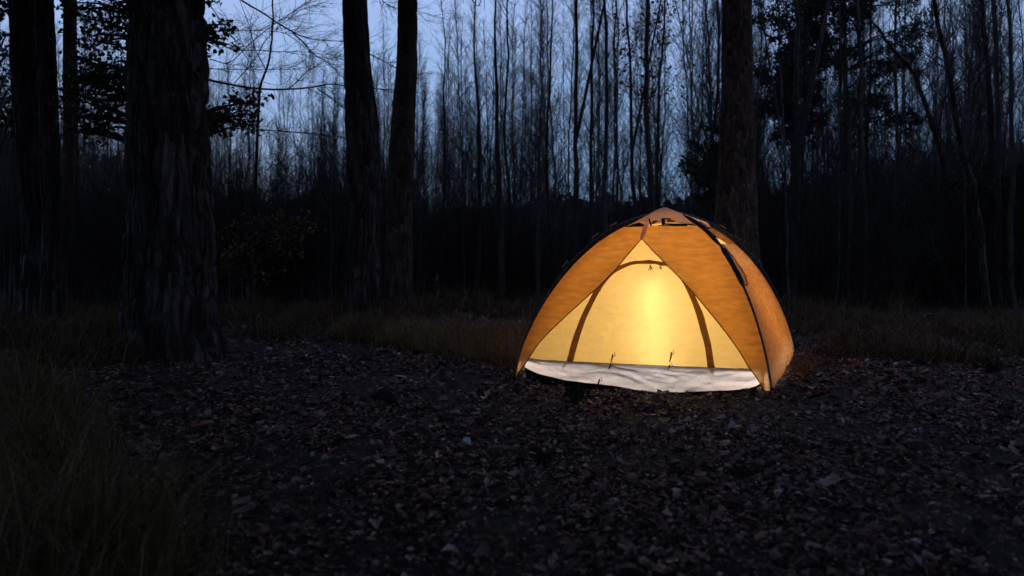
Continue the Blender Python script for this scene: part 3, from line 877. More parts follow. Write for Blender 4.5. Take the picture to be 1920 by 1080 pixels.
big_tree('pine_tree', 'thin reddish trunk between the left edge pair and the massive tree', [(565, 124, 152), (300, 120, 147), (100, 119, 144), (0, 120, 143), (-60, 120, 142)], 19, M['bark_red'], 7, .02, 9, nth=40, nz=110)
big_tree('pine_tree', 'thick dark trunk left of the reddish leaning one, swollen half way down', [(592, 640, 724), (560, 646, 717), (450, 650, 713), (300, 650, 713), (220, 648, 710), (170, 646, 701), (120, 645, 696), (60, 643, 693), (0, 641, 690), (-60, 640, 689)], 14.1, M['bark_dark'], 8, .03, 10, flare=(.4, .12), nth=80, nz=220, top=16)
big_tree('pine_tree', 'reddish smooth trunk leaning right, beside the thick dark trunk', [(578, 712, 780), (540, 718, 774), (400, 724, 773), (280, 730, 777), (200, 736, 780), (130, 743, 783), (60, 745, 783), (0, 746, 783), (-60, 747, 783)], 16, M['bark_red'], 9, .016, 11, flare=(.3, .1), nth=80, nz=220, top=16)
big_tree('pine_tree', 'tall reddish brown trunk standing behind the tent', [(565, 1328, 1430), (400, 1341, 1419), (300, 1348, 1416), (200, 1352, 1412), (0, 1354, 1409), (-60, 1355, 1408)], 12.6, M['bark_red'], 10, .02, 13, flare=(.4, .1), nth=110, nz=260, top=16)

# ------------------------------------------------------------------ slender bare trees
def slender_parts(seed, H, r0, lean=0.0, dens=1.0, nb=60, low=.16, leaves=0, leafmat=None, bl=1.0, leafband=(.55, 1), fork=False):
    r = np.random.default_rng(seed)
    m = 18
    t = np.linspace(0, 1, m)
    wob = np.cumsum(r.normal(0, .018, (m, 2)), 0) * H * .14
    P = np.stack([lean * H * t + wob[:, 0] + .1 * H * .06 * np.sin(t * 5 + seed), wob[:, 1], H * t - .12], -1)
    P[0, :2] = 0
    mb = MB(); tubes(mb, P, r0 * (1 - .88 * t ** .9) + .003, 7)
    if fork:
        i = 6; q = P[i] + (P[-1] - P[i])[None] * np.linspace(0, .9, 8)[:, None]; q[:, 0] += np.linspace(0, 1, 8) * H * .12
        q[0] = P[i]
        tubes(mb, q, r0 * .6 * (1 - .85 * np.linspace(0, 1, 8)) + .003, 6)
    tm = mb.mesh('trunk', M['birch' if seed >= 300 else 'bark_thin'])
    mb = MB()
    N = int(nb * dens)
    f = low + (1 - low) * r.uniform(0, 1, N) ** .9 * .98
    i0 = np.minimum((f * (m - 1)).astype(int), m - 2); fr = (f * (m - 1) - i0)[:, None]
    S = P[i0] * (1 - fr) + P[i0 + 1] * fr
    a = r.uniform(0, 2 * np.pi, N); el = r.uniform(.7, 1.32, N)
    d = np.stack([np.cos(a) * np.cos(el), np.sin(a) * np.cos(el), np.sin(el)], -1)
    L = (.35 + (1 - f) * H * .13 * r.uniform(.5, 1.2, N)) * bl
    ends = twig_sprays(mb, S, d, L, .0045 + L * .004, r, 6, 3, up=.2, kb=3)
    bm_ = mb.mesh('branches', M['twig'])
    lm = None
    if leaves:
        zz = ends[:, 2]; e = ends[(zz > leafband[0] * H) & (zz < leafband[1] * H)]
        e = e[r.integers(0, len(e), leaves)] + r.normal(0, .07, (leaves, 3))
        mb = MB(); scatter_leaves(mb, e, r.uniform(.05, .1, leaves), r, normal_up=False)
        lm = mb.mesh('leaves', leafmat, smooth=False)
    return tm, bm_, lm

def put_tree(parts, x, y, label, group, name='bare_tree', rz=0, sc=1.0, sx=1.0):
    z = float(ground_z(np.array([x]), np.array([y]))[0])
    root = empty(name, (x, y, z), label, 'tree', group)
    root.rotation_euler = (0, 0, rz); root.scale = (sc * sx, sc * sx, sc)
    link('trunk', parts[0], root); link('branches', parts[1], root)
    if parts[2] is not None:
        l = link('leaves', parts[2], root); l['kind'] = 'stuff'
    return root

# individually recognisable slim trees: (u at v=400, distance, height, radius, lean, label, options)
heroes = [
 (829, 20, 8.0, .05, .0, 'slim bare tree just right of the reddish leaning trunk', {}),
 (893, 19, 8.2, .075, .0, 'short dark stemmed sapling left of the tall leafy topped tree', {}),
 (935, 18.5, 8.0, .10, -.02, 'stout dark young tree directly left of the leafy topped one', {'nb': 30}),
 (957, 20.5, 11.5, .055, -.004, 'tall slim tree with brown leaves around its top, centre of the view', dict(leaves=420, leafmat='brownleaf', leafband=(.72, 1))),
 (1033, 20, 9.5, .06, -.02, 'slender bare tree above the dark pole on the left of the tent', {}),
 (1078, 17.5, 11, .075, .012, 'bare tree curving up with a forked stem, left of the tent peak', dict(fork=True)),
 (1108, 18, 12, .055, -.01, 'straight bare tree a step right of the forked one', {}),
 (1134, 17, 12, .065, -.02, 'bare tree leaning left with its foot behind the tent', {}),
 (1153, 22, 12, .05, .0, 'faint slim tree between two darker stems left of the tent peak', {}),
 (1192, 18, 10.5, .06, -.02, 'bare tree leaning left just left of the tent peak', dict(fork=True)),
 (1229, 17, 13, .085, .0, 'tallest straight dark stem rising right behind the tent peak, brown leaved', dict(leaves=900, leafmat='brownleaf', leafband=(.36, .9), nb=50)),
 (1243, 19, 12, .05, .004, 'thin companion stem hugging the tallest one behind the tent peak', dict(leaves=300, leafmat='brownleaf', leafband=(.4, .8))),
 (1328, 17.5, 12.5, .055, .0, 'slim bare tree just left of the tall reddish brown trunk', {}),
 (1487, 17, 10, .12, .0, 'forked dark tree right of the tall reddish brown trunk', dict(fork=True, nb=44)),
 (1562, 18, 12, .07, .0, 'straight dark stem amid the needle foliage at the right', {}),
 (1616, 17.5, 12, .08, .0, 'thicker straight stem right of the needle foliage', {}),
 (1682, 18, 11, .06, .0, 'brownish slim stem beside the diagonal trunk', {}),
 (1640, 20, 12, .06, .01, 'bare stem behind the diagonal trunk', {}),
 (1868, 16, 12, .085, -.035, 'dark crooked stem near the right edge', {}),
 (1905, 15, 11, .06, .01, 'last dark stem at the right edge', {}),
]
for i, (u, Y, H, r0, lean, lab, opt) in enumerate(heroes):
    o = dict(opt)
    if 'leafmat' in o: o['leafmat'] = M[o['leafmat']]
    p = at(u, 400, Y)
    put_tree(slender_parts(200 + i, H, r0, lean, **o), p[0] - lean * 1.7, Y, lab, None, 'young_tree')

# two heavy leaning trunks at the right
def leaning(name, label, line, Y, r0, seed):
    pts = [at(u, v, Y) for u, v in line]
    z0 = float(ground_z(pts[0][:1], pts[0][1:2])[0]); O = np.array([pts[0][0], Y, z0])
    root = empty(name, O, label, 'tree')
    P = np.array(pts) - O; P[0, 2] = -.1
    n = 40; t = np.linspace(0, len(P) - 1, n)
    Q = np.stack([np.interp(t, np.arange(len(P)), P[:, k]) for k in range(3)], -1)
    k = 5
    Q = np.stack([np.convolve(np.pad(Q[:, j], 2, mode='edge'), np.ones(k) / k, 'valid') for j in range(3)], -1)
    r = np.random.default_rng(seed); Q[:, 1] += np.cumsum(r.normal(0, .02, n))
    mb = MB(); tubes(mb, Q, r0 * (1 - .6 * np.linspace(0, 1, n)) * (1 + r.normal(0, .04, n)), 12)
    build('trunk', mb, M['bark_dark'], root)
    mb = MB(); N = 24 if r0 > .05 else 3; i = r.integers(12, n, N); a = r.uniform(0, 2 * np.pi, N)
    d = norm(np.stack([np.cos(a), np.sin(a), np.full(N, .8)], -1))
    twig_sprays(mb, Q[i], d, r.uniform(.6, 1.6, N), np.full(N, .012), r, 5, 4)
    build('branches', mb, M['twig'], root)
leaning('young_tree', 'thick bowed trunk leaning left, near the right edge', [(1856, 600), (1838, 420), (1822, 350), (1808, 292), (1793, 233), (1783, 175), (1773, 97), (1756, 0), (1745, -80)], 13, .07, 32)
leaning('young_tree', 'diagonal trunk sloping up to the left across the right hand stems', [(1800, 590), (1784, 400), (1762, 272), (1742, 218), (1723, 163), (1703, 120), (1672, 85), (1640, 40)], 17.5, .07, 32)
leaning('young_tree', 'dark straight trunk between the bowed trunk and the right edge', [(1872, 590), (1866, 330), (1859, 215), (1851, 97), (1846, 0), (1843, -80)], 16.5, .08, 34)

# the rest of the stand: shared meshes, one object per tree
VAR = [slender_parts(300 + i, 10 + (i % 4) * .8, [.026, .038, .03, .046][i % 4], [0, .02, -.02, .01, -.03, .03][i % 6], nb=110, bl=1.1, dens=1 + .15 * (i % 3), fork=(i % 5 == 0), low=.08) for i in range(12)]
r = np.random.default_rng(77)
hero_u = [h[0] for h in heroes]
GL = 'slender bare trees of the dense stand behind the clearing'
count = 0
MARKS = [(60, 'left of the left edge trunks'), (243, 'between the left edge trunks and the massive tree'), (500, 'just right of the massive tree'), (660, 'just left of the thick dark trunk'),
         (750, 'behind the two middle trunks'), (855, 'just right of the reddish leaning trunk'), (957, 'left of the leafy topped tree'), (1078, 'between the leafy topped tree and the forked stem'),
         (1229, 'between the forked stem and the tallest stem'), (1380, 'between the tallest stem and the tall reddish brown trunk'), (1487, 'between the tall reddish brown trunk and the forked dark tree'),
         (1620, 'among the needle foliage'), (1730, 'left of the diagonal trunk'), (1800, 'between the diagonal trunk and the bowed trunk'), (1870, 'right of the bowed trunk'), (9999, 'at the right edge')]
def where(u):
    return next(t for lim, t in MARKS if u < lim)
def stand_height(u):
    return float(np.interp(u, [-200, 200, 420, 640, 800, 900, 1000, 1060, 1400, 2100], [.80, .78, .62, .64, .66, .76, .86, 1.0, 1.08, 1.15]))
placed = []
tries = 0
while count < 296 and tries < 5000:
    tries += 1
    Y = 15.5 + 27 * r.uniform(0, 1) ** 1.2
    u = r.uniform(-180, 2100)
    if 1050 < u < 1340 and (r.uniform() < .45 or Y < 21): continue
    if u > 1430 and r.uniform() < .6: continue
    if u < 250 and r.uniform() < .5: continue
    x = (u - 960) / FPX * Y
    if any((x - a) ** 2 + (Y - b) ** 2 < .5 ** 2 for a, b in placed): continue
    if Y < 18.5 and 600 < u < 1330: continue
    placed.append((x, Y))
    sc = stand_height(u) * r.uniform(.82, 1.12) * (Y / 24) ** .75
    v = VAR[int(r.integers(0, 12))]
    size = 'taller' if sc > stand_height(u) * (Y / 24) ** .75 * .97 else 'shorter'
    dep = 'front' if Y < 21 else ('middle' if Y < 29 else 'back')
    put_tree(v, x, Y, f'{size} bare {dep} row tree {where(u)}', f'{size} bare {dep} row trees {where(u)}', 'bare_tree', rz=r.uniform(0, 6.28), sc=sc)
    count += 1

# beyond the trees one can pick out: the thin saplings massed between and behind them
def sapling_mass():
    r = np.random.default_rng(888); mb = MB(); n = 900
    Y = 23 + 22 * r.uniform(0, 1, n); u = r.uniform(-300, 2250, n)
    k = ~((u > 1050) & (u < 1340) & (r.uniform(0, 1, n) < .55)); Y, u = Y[k], u[k]; n = len(Y)
    X = (u - 960) / FPX * Y; Z = ground_z(X, Y)
    nf = 170
    Yf = r.uniform(15.5, 22, nf); uf = r.uniform(-200, 2150, nf); kf_ = (uf < 700) | ((uf > 1000) & (uf < 1060)) | (uf > 1400) | (Yf > 19) & (uf < 1060)
    X = np.concatenate([X, (uf[kf_] - 960) / FPX * Yf[kf_]]); Y = np.concatenate([Y, Yf[kf_]]); u = np.concatenate([u, uf[kf_]]); n = len(Y); Z = ground_z(X, Y)
    H = np.array([stand_height(q) for q in u]) * 10 * r.uniform(.6, 1.0, n) * (Y / 26) ** .6
    t = np.linspace(0, 1, 7); lean = r.normal(0, .025, (n, 2))
    P = np.stack([X[:, None] + lean[:, :1] * H[:, None] * t + np.cumsum(r.normal(0, .04, (n, 7)), 1), Y[:, None] + lean[:, 1:] * H[:, None] * t, Z[:, None] - .1 + H[:, None] * t], -1)
    tubes(mb, P, (r.uniform(.010, .028, n) * (Y / 26) ** .5)[:, None] * (1 - .8 * t)[None], 4)
    N = 26; f = r.uniform(.12, 1, (n, N)); i0 = np.minimum((f * 6).astype(int), 5); fr = (f * 6 - i0)[..., None]; ii = np.arange(n)[:, None]
    S = (P[ii, i0] * (1 - fr) + P[ii, i0 + 1] * fr).reshape(-1, 3)
    a = r.uniform(0, 6.283, n * N); el = r.uniform(.75, 1.35, n * N)
    d = np.stack([np.cos(a) * np.cos(el), np.sin(a) * np.cos(el), np.sin(el)], -1)
    L = (.3 + (1 - f.ravel()) * 1.3) * r.uniform(.6, 1.2, n * N)
    twig_sprays(mb, S, d, L, np.full(n * N, .006), r, 3, 0, up=.15, kb=3)
    o = build('sapling_thicket', mb, M['bark_thin'])
    o.data.materials[0] = M['birch']
    tag(o, 'thin grey saplings massed between and behind the bare trees', 'saplings', kind='stuff')
sapling_mass()

# low bare brush between the stems
def brush_mesh(seed, H=2.6, N=34):
    r = np.random.default_rng(seed); mb = MB()
    S = np.stack([r.normal(0, .45, N), r.normal(0, .45, N), np.full(N, -.05)], -1)
    d = norm(np.stack([r.normal(0, .28, N), r.normal(0, .28, N), np.ones(N)], -1))
    twig_sprays(mb, S, d, H * r.uniform(.45, 1.1, N), np.full(N, .010), r, 9, 4, up=.1, kb=3)
    return mb.mesh('brush', M['twig'])
BR = [brush_mesh(500 + i) for i in range(6)]
r = np.random.default_rng(78)
for i in range(190):
    Y = r.uniform(15, 34); u = r.uniform(-150, 2080)
    x = (u - 960) / FPX * Y
    if Y < 17 and 800 < u < 1300: Y += 3
    z = float(ground_z(np.array([x]), np.array([Y]))[0])
    o = link('bare_shrub', BR[i % 6]); s = r.uniform(.7, 1.3) * (1.25 if (u < 700 or u > 1400) else .85)
    o.location = (x, Y, z); o.rotation_euler = (0, 0, r.uniform(0, 6.28)); o.scale = (s, s, s)
    w = 'nearer' if Y < 24 else 'farther'
    b_ = 'big' if s > 1.05 else 'small'
    tag(o, f'{w} {b_} leafless shrub {where(u)}', 'shrub', f'{w} {b_} bare shrubs {where(u)}')

# far wood: one mass
def far_wood():
    r = np.random.default_rng(9); mb = MB()
    n = 110000
    Y = r.uniform(46, 62, n); u = r.uniform(-500, 2400, n)
    topv = np.interp(u, [-500, 0, 240, 420, 640, 760, 1000, 1180, 1250, 1400, 1500, 1560, 1720, 2400], [270, 285, 320, 380, 392, 404, 396, 380, 396, 390, 365, 345, 312, 300]) + 14 * (vnoise(np.stack([u * .03, u * 0, u * 0], -1), 2) - .5) * 2 + 8 * (vnoise(np.stack([u * .12, u * 0, u * 0], -1), 3) - .5)
    zt = CAM_H - (topv - 480) / FPX * 54
    x = (u - 960) / FPX * Y
    zz = ground_z(x, Y); z = zz + (zt - zz) * r.uniform(0, 1.03, n) ** .8
    scatter_leaves(mb, np.stack([x, Y, z], -1), r.uniform(.22, .5, n), r, normal_up=False)
    o = build('distant_wood', mb, M['needles'], smooth=False)
    tag(o, 'far dark band of woodland behind all the stems', 'woodland', kind='stuff')
far_wood()

# unseen wood round the viewer; pines added and crowns widened to shade the clearing
def surrounding():
    r = np.random.default_rng(321)
    z = np.linspace(0, 1, 12)
    mb = MB(); tubes(mb, np.stack([.3 * np.sin(z * 3), 0 * z, 17 * z - .2], -1), .26 * (1 - .8 * z), 10)
    tm = mb.mesh('trunk', M['bark_dark'])
    mb = MB(); n = 9000
    h = 6.5 + 11 * r.uniform(0, 1, n) ** .8; rad = 5.4 * np.sqrt(r.uniform(0, 1, n)) * np.clip((18.5 - h) / 9, .2, 1); a = r.uniform(0, 6.28, n)
    scatter_leaves(mb, np.stack([rad * np.cos(a), rad * np.sin(a), h], -1), r.uniform(.25, .6, n), r, normal_up=False)
    cm = mb.mesh('crown', M['needles'], smooth=False)
    spots = [(-4.5, -3), (0.5, -5), (5.5, -3.5), (-9, 1.5), (9.5, 1.5), (-12, -5), (12, -6), (-5, -10), (4, -11), (-10.5, 7), (11.5, 6.5), (-16, 2), (16, 1), (0, -16), (-13, -13), (12, -14), (-3.2, 1.2), (4.4, .8), (-16, 11), (17, 11)]
    for i, (x, y) in enumerate(spots):
        g = gz0(x, y)
        root = empty('pine_tree', (x, y, g), 'tall pine closing round the clearing beside and behind the viewer, outside the view', 'tree', 'pines round the clearing outside the view')
        root.rotation_euler = (0, 0, r.uniform(0, 6.28)); s_ = r.uniform(.9, 1.15); root.scale = (s_, s_, s_)
        link('trunk', tm, root); c = link('crown', cm, root); c['kind'] = 'stuff'
def gz0(x, y): return float(ground_z(np.array([float(x)]), np.array([float(y)]))[0])
surrounding()

# ------------------------------------------------------------------ needle-bearing pines on the right
def clump_tree(name, label, base, trunk_r, H, clumps, seed, mat, nleaf=260, lsize=.10, trunkmat='bark_thin'):
    """clumps: world centres with radius (x, y, z, r)"""
    x0, y0 = base; z0 = float(ground_z(np.array([x0]), np.array([y0]))[0]); O = np.array([x0, y0, z0])
    root = empty(name, O, label, 'tree')
    r = np.random.default_rng(seed)
    t = np.linspace(0, 1, 20); P = np.stack([np.cumsum(r.normal(0, .02, 20)), np.cumsum(r.normal(0, .02, 20)), H * t - .1], -1)
    mb = MB(); tubes(mb, P, trunk_r * (1 - .85 * t) + .004, 9); build('trunk', mb, M[trunkmat], root)
    mb = MB(); lb = MB()
    for (cx, cy, cz, cr) in clumps:
        c = np.array([cx, cy, cz]) - O
        k = int(np.clip(np.searchsorted(P[:, 2], c[2] - .5 * np.hypot(c[0], c[1])), 1, 19))
        a = P[k]
        q = np.stack([a, a * .6 + c * .4 + [0, 0, .1], a * .25 + c * .75 + [0, 0, .08], c])
        tubes(mb, q, np.array([.035, .025, .016, .008]), 5)
        N = 9
        d = norm(r.normal(0, 1, (N, 3)) * np.array([1, 1, .45]))
        e = twig_sprays(mb, np.repeat(c[None], N, 0), d, cr * r.uniform(.6, 1, N), np.full(N, .007), r, 5, 3, up=0, kb=3)
        e = e[r.integers(0, len(e), nleaf)] + r.normal(0, .06, (nleaf, 3)) * cr
        scatter_leaves(lb, e, r.uniform(.6, 1.3, nleaf) * lsize, r, normal_up=False)
    build('branches', mb, M['twig'], root)
    l = build('foliage', lb, M[mat], root, smooth=False); l['kind'] = 'stuff'
    return root
r = np.random.default_rng(4)
def field(spec, Y, dy=.8):
    out = []
    for (u0, u1, v0, v1, n, rad) in spec:
        for i in range(n):
            yy = Y + r.uniform(-dy, dy); p = at(r.uniform(u0, u1), r.uniform(v0, v1), yy)
            out.append((p[0], yy, p[2], rad * r.uniform(.7, 1.2)))
    return out
clump_tree('pine_tree', 'dark needle-leaved pine filling the upper right beside the reddish brown trunk', (at(1492, 0, 18.5)[0], 18.5), .13, 9.5,
           field([(1425, 1560, -60, 120, 18, .75), (1425, 1540, 120, 235, 13, .6), (1540, 1640, -40, 60, 5, .6), (1440, 1500, 240, 260, 3, .4)], 18.5), 61, 'needles', 640, .07)
clump_tree('pine_tree', 'second dark pine right of the first, ragged with sky between its boughs', (at(1600, 0, 20)[0], 20), .11, 9.8,
           field([(1540, 1760, -40, 110, 11, .6), (1530, 1690, 110, 200, 8, .55), (1560, 1720, 200, 290, 4, .45)], 20), 62, 'needles', 380, .065)
clump_tree('small_pine', 'small dark pine bough tree against the sky, left of the tall reddish brown trunk', (at(1345, 0, 15)[0], 15), .05, 3.3,
           field([(1290, 1345, 290, 345, 8, .33), (1320, 1350, 225, 280, 3, .25), (1300, 1345, 350, 392, 4, .28)], 15, .3), 63, 'needles', 340, .045)
clump_tree('evergreen_shrub', 'dark evergreen mass low at the right edge', (at(1880, 0, 17)[0], 17), .06, 2.8,
           field([(1780, 1960, 330, 420, 12, .6), (1740, 1960, 420, 520, 12, .7)], 17), 64, 'needles', 340, .08)

# ------------------------------------------------------------------ left: leafy understory, bare arching branches
clump_tree('leafy_oak', 'young oak with dark leaves hanging beside and behind the massive tree', (at(300, 0, 10.6)[0], 10.6), .07, 6.0,
           field([(140, 250, -10, 60, 13, .36), (130, 250, 60, 150, 13, .36), (130, 250, 140, 215, 19, .42), (150, 245, 210, 260, 8, .36), (385, 450, 40, 90, 6, .27), (385, 490, 190, 262, 12, .34), (395, 400, 0, 6, 1, .12)], 10.6, .5), 71, 'oakleaf', 38, .07)
clump_tree('leafy_oak', 'dark leafy tree cut by the left edge of the view', (at(-20, 0, 11)[0], 11), .06, 6.0,
           field([(-60, 18, -20, 80, 5, .35), (-60, 22, 60, 260, 14, .45), (20, 30, 180, 260, 3, .3)], 13.5, .4), 72, 'oakleaf', 60, .085)
clump_tree('orange_shrub', 'low shrub with dull orange leaves right of the massive tree', (at(470, 0, 12)[0], 12), .03, 1.7,
           field([(405, 575, 405, 475, 17, .32), (405, 520, 450, 515, 8, .3)], 12, .5), 73, 'orangeleaf', 34, .06)

def arching():
    base = np.array([at(352, 0, 11.8)[0], 11.8, 0.0])
    root = empty('arching_tree', base, 'bare tree with long fine branches arching across the bright sky right of the massive tree', 'tree')
    r = np.random.default_rng(91)
    t = np.linspace(0, 1, 16)
    tr = np.stack([.1 * np.sin(t * 4), 0 * t, 7.5 * t - .1], -1)
    mb = MB(); tubes(mb, tr, .09 * (1 - .8 * t) + .004, 9); build('trunk', mb, M['bark_thin'], root)
    lines = [
     ([(352, -90), (410, -40), (447, 0), (491, 22), (513, 39), (547, 60), (574, 72), (610, 77), (641, 76), (700, 90)], .018),
     ([(547, 60), (575, 85), (588, 103), (616, 117), (642, 146), (690, 170)], .013),
     ([(352, 40), (430, 95), (486, 94), (513, 97), (574, 97), (641, 106)], .011),
     ([(352, 140), (391, 150), (436, 160), (491, 168), (541, 168), (591, 164), (616, 156), (642, 161), (741, 169), (797, 175)], .022),
     ([(352, 120), (391, 129), (440, 130), (520, 131), (590, 128)], .010),
     ([(352, 235), (420, 240), (477, 243), (547, 247), (610, 253), (660, 262)], .012),
     ([(594, 165), (619, 183), (641, 200), (690, 225)], .010),
     ([(690, 100), (720, 115), (745, 128), (760, 140)], .010),
     ([(352, 60), (440, 57), (500, 58), (560, 64)], .009),
     ([(391, 110), (430, 122), (470, 80), (520, 40), (570, 10), (600, -10)], .010),
     ([(436, 160), (480, 110), (500, 70), (560, 20), (600, 5)], .008),
     ([(352, -60), (400, 20), (430, 60), (470, 120), (488, 160)], .009),
     ([(700, -20), (720, 5), (745, 18), (790, 22), (850, 40)], .009),
     ([(541, 168), (580, 130), (620, 110), (660, 95)], .008),
    ]
    mb = MB()
    for pts, rad in lines:
        P = np.array([at(u, v, 11.8) for u, v in pts]) - base
        n = 22; tt = np.linspace(0, len(P) - 1, n)
        Q = np.stack([np.interp(tt, np.arange(len(P)), P[:, k]) for k in range(3)], -1)
        Q = np.stack([np.convolve(np.pad(Q[:, j], 1, mode='edge'), np.ones(3) / 3, 'valid') for j in range(3)], -1)
        Q[:, 1] += np.cumsum(r.normal(0, .05, n)) + (.5 if rad < .012 else 0) * np.linspace(0, 1, n)
        if pts[0][0] == 352:
            Q[0, :2] = [.05, 0]
        sc = (Q[:, 1:2] + 11.8) / 11.8
        Q = np.concatenate([(Q[:, :1] + base[0]) * sc - base[0], Q[:, 1:2], (Q[:, 2:] - CAM_H) * sc + CAM_H], 1)
        tubes(mb, Q, rad * (1 - .75 * np.linspace(0, 1, n)), 5)
        N = 26; i = r.integers(2, n - 1, N); tan = norm(Q[i] - Q[i - 1])
        d = norm(tan + r.normal(0, .55, (N, 3)) * np.array([1, .8, 1.1]))
        twig_sprays(mb, Q[i], d, r.uniform(.25, .75, N), np.full(N, .0045), r, 5, 3, up=.05, kb=3)
    build('branches', mb, M['twig'], root)
arching()
# thin whip-like tree in front of the bright sky
leaning('young_tree', 'thin wavy stem against the bright sky right of the massive tree', [(470, 600), (480, 400), (487, 230), (490, 172), (502, 139), (511, 100), (514, 60), (516, 0), (520, -60)], 13, .028, 40)

# ------------------------------------------------------------------ grass
def blades(mb, x, y, h, rng, w=.0035, lean=.5, wind=(0.1, 0)):
    N = len(x); z = ground_z(x, y) - .01
    a = rng.uniform(0, 2 * np.pi, N); ln = rng.gamma(2.2, lean / 2.2, N)
    dx, dy = np.cos(a) * ln + wind[0], np.sin(a) * ln + wind[1]
    t = np.array([0, .35, .7, 1.0])
    cx = x[:, None] + dx[:, None] * h[:, None] * t ** 1.8
    cy = y[:, None] + dy[:, None] * h[:, None] * t ** 1.8
    dr = np.clip(ln, 0, 1.3)
    cz = z[:, None] + h[:, None] * (t - dr[:, None] * .42 * t ** 2.4)
    b = rng.uniform(0, 2 * np.pi, N); ww = w * rng.uniform(.6, 1.4, N)
    ox, oy = np.cos(b) * ww, np.sin(b) * ww
    sh = np.array([1, .9, .6])
    L = np.stack([cx[:, :3] + ox[:, None] * sh, cy[:, :3] + oy[:, None] * sh, cz[:, :3]], -1)
    R = np.stack([cx[:, :3] - ox[:, None] * sh, cy[:, :3] - oy[:, None] * sh, cz[:, :3]], -1)
    tip = np.stack([cx[:, 3], cy[:, 3], cz[:, 3]], -1)[:, None]
    V = np.concatenate([L, R, tip], 1)
    F = np.array([[0, 3, 4], [0, 4, 1], [1, 4, 5], [1, 5, 2], [2, 5, 6]])
    F = (F[None] + (np.arange(N) * 7)[:, None, None]).reshape(-1, 3)
    mb.add(V.reshape(-1, 3), F)

def grass_region(label, n, ub, yb, hb, seed, w=.0035, edge=None, tuft=14, spread=.09, lean=.75, keep=None, mat='grass', name='dry_grass', thr=.42):
    """blades gathered in tufts over the ground between pixel columns ub at distances yb"""
    r = np.random.default_rng(seed)
    nt = max(1, n // tuft)
    Y = r.uniform(*yb, nt * 3); u = r.uniform(*ub, nt * 3); X = (u - 960) / FPX * Y
    k = ~in_tent(X, Y, .12)
    if keep is not None: k &= keep(u, Y, X)
    k &= r.uniform(0, 1, len(X)) < np.clip((fbm(np.stack([X * 1.1, Y * 1.1, X * 0], -1), seed, 3) - thr) * 7, .03, 1)
    X, Y = X[k][:nt], Y[k][:nt]
    sz = r.uniform(.3, 1.05, len(X)) * (.65 + .9 * fbm(np.stack([X * 1.6, Y * 1.6, X * 0], -1), seed + 3, 2))
    x = np.repeat(X, tuft) + r.normal(0, spread, len(X) * tuft); y = np.repeat(Y, tuft) + r.normal(0, spread, len(X) * tuft)
    h = np.repeat(sz, tuft) * r.uniform(hb[0], hb[1], len(x))
    mb = MB(); blades(mb, x, y, h, r, w, lean)
    o = build(name, mb, M[mat], smooth=False)
    return tag(o, label, 'grass', kind='stuff')
grass_region('tall dry grass drooping at the lower left corner', 15000, (-160, 330), (2.4, 6.6), (.22, .6), 1, w=.0022, keep=lambda u, Y, X: (u < 285 - (Y - 2.6) * 75 + 30 * np.sin(Y * 3)), lean=.7, tuft=26, spread=.10, mat='olivegrass', thr=.3)
grass_region('dull dry grass around the feet of the left edge trunks', 16000, (-100, 240), (7.2, 14), (.18, .5), 2, w=.005)
grass_region('dry brown grass between the massive tree and the middle trunks', 20000, (425, 740), (9.4, 15), (.18, .46), 3, w=.0045)
grass_region('orange brown grass left of the tent, coloured to show its warm glow', 20000, (640, 1000), (7.4, 10.6), (.16, .46), 4, w=.003, keep=lambda u, Y, X: Y > 9.6 - (u - 640) / 340 * 2.3, mat='glowgrass')
grass_region('low dry grass on the clearing edge right of the tent', 22000, (1470, 2050), (7.4, 13), (.14, .42), 5, w=.0042, keep=lambda u, Y, X: Y > 8.2 - (u - 1480) * .0015)
grass_region('thin dry grass at the foot of the stand behind the tent', 16000, (760, 1700), (12.5, 19), (.2, .5), 6, w=.007)
grass_region('wispy pale grass against the right side of the tent', 700, (1405, 1520), (6.9, 8.0), (.12, .3), 7, w=.0022, lean=.9, mat='olivegrass', thr=0)
grass_region('small green sprigs and moss dotted over the leaf litter', 1500, (250, 1900), (2.6, 7), (.015, .05), 8, w=.004, mat='greenplant', tuft=22, spread=.045, name='green_sprigs', thr=.3)

# ------------------------------------------------------------------ small things on the ground
def gz1(x, y): return float(ground_z(np.array([x]), np.array([y]))[0])
def small_plant(u, v, label, h=.14, n=60, mat='darkplant'):
    Y = FPX * CAM_H / (v - 480); x = (u - 960) / FPX * Y
    root = empty('small_plant', (x, Y, gz1(x, Y)), label, 'plant')
    r = np.random.default_rng(int(u))
    mb = MB(); N = 9
    d = norm(np.stack([r.normal(0, .5, N), r.normal(0, .5, N), np.ones(N)], -1))
    e = twig_sprays(mb, np.zeros((N, 3)), d, h * r.uniform(.6, 1.1, N), np.full(N, .002), r, 4, 2, up=.1, kb=3)
    build('stem', mb, M['twig'], root)
    mb = MB(); q = e[r.integers(0, len(e), n * 3)] + r.normal(0, .008, (n * 3, 3)); q[:, 2] = np.maximum(q[:, 2], .008)
    scatter_leaves(mb, q, r.uniform(.015, .035, n * 3), r, normal_up=False)
    l = build('leaves', mb, M[mat], root, smooth=False); l['kind'] = 'stuff'
small_plant(1075, 762, 'small dark bushy seedling in front of the white groundsheet', .12, 90)
small_plant(1020, 862, 'tiny dark sprig in the leaf litter below the seedling', .06, 30)
small_plant(1385, 905, 'dark tuft in the leaf litter at the lower right', .07, 30)
def big_leaf(u, v, size, label, rz, seed, mat='paleleaf'):
    Y = FPX * CAM_H / (v - 480); x = (u - 960) / FPX * Y
    r = np.random.default_rng(seed); mb = MB()
    scatter_leaves(mb, np.zeros((1, 3)), size, r, tilt=.12)
    o = build('fallen_leaf', mb, M[mat], loc=(x, Y, gz1(x, Y) + .04)); o.rotation_euler = (0, 0, rz)
    tag(o, label, 'leaf')
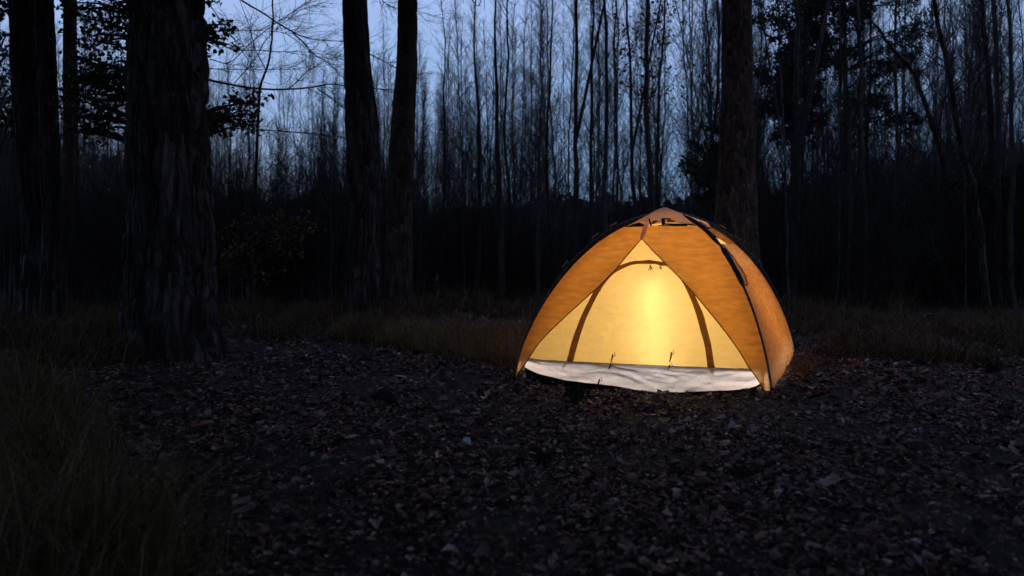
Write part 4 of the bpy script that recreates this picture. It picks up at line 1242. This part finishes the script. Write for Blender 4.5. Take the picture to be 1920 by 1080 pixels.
big_leaf(870, 838, .12, 'pale curled leaf lying alone left of the tent front, palest on the ground', .2, 1)
big_leaf(1378, 814, .11, 'large pale leaf lying below the right end of the groundsheet', .1, 2, 'leafp')
big_leaf(1158, 828, .10, 'broad purplish leaf on the litter below the dark seedling', .6, 3, 'leafp')
big_leaf(1552, 927, .11, 'wide grey leaf in the dark lower right of the litter', .1, 4, 'leafp')
big_leaf(455, 945, .12, 'curled tan leaf standing up at the edge of the corner grass', .9, 5, 'leafp')
big_leaf(1175, 1052, .07, 'reddish brown leaf at the bottom of the view, right of centre', .4, 6, 'leafp')
big_leaf(955, 905, .12, 'long thin leaf lying flat in the middle of the litter', 0, 7, 'leafp')
def stick(u0, v0, u1, v1, label, rad=.006):
    def g(u, v):
        Y = FPX * CAM_H / (v - 480); x = (u - 960) / FPX * Y; return np.array([x, Y, gz1(x, Y) + .025])
    a, b = g(u0, v0), g(u1, v1); r = np.random.default_rng(int(u0)); t = np.linspace(0, 1, 9)
    P = a + (b - a) * t[:, None] + np.cumsum(r.normal(0, .006, (9, 3)), 0) * np.array([1, 1, .3])
    o = a.copy(); mb = MB(); tubes(mb, P - o, rad * (1 - .6 * t), 6, cap=True)
    s = norm(np.array([[b[1] - a[1], a[0] - b[0], .02]]))[0]
    tubes(mb, np.stack([P[5], P[5] + s * .05 + (b - a) * .08, P[5] + s * .09 + (b - a) * .2]) - o, rad * np.array([.5, .4, .2]), 5, cap=True)
    ob = build('stick', mb, M['bark_thin'], loc=o); tag(ob, label, 'stick')
def twig_litter():
    r = np.random.default_rng(66); n = 1500
    Y = np.sqrt(r.uniform(2.4 ** 2, 12 ** 2, n)); X = r.uniform(-.75, .75, n) * Y
    k = ~in_tent(X, Y, .05); X, Y = X[k], Y[k]; n = len(X)
    a = r.uniform(0, 6.28, n); L = r.gamma(2.5, .04, n); b = a + r.normal(0, .35, n)
    z = ground_z(X, Y) + .022
    P = np.stack([np.stack([X, Y, z], -1), np.stack([X + np.cos(a) * L * .5, Y + np.sin(a) * L * .5, z + r.uniform(0, .02, n)], -1),
                  np.stack([X + np.cos(a) * L * .5 + np.cos(b) * L * .5, Y + np.sin(a) * L * .5 + np.sin(b) * L * .5, z + r.normal(0, .01, n)], -1)], 1)
    mb = MB(); tubes(mb, P, r.uniform(.001, .0032, n)[:, None] * np.array([1, .8, .4]), 4)
    tag(build('twig_litter', mb, M['birch']), 'short broken twigs scattered over the fallen leaves', 'twigs', kind='stuff')
twig_litter()
stick(880, 912, 975, 902, 'thin bare stick lying across the litter in the middle foreground')
stick(1690, 845, 1790, 838, 'thin bare stick in the dark litter at the right')
stick(640, 800, 560, 806, 'short bare stick in the litter at the left')
stick(1440, 800, 1560, 802, 'longer bare stick right of the tent front', .008)
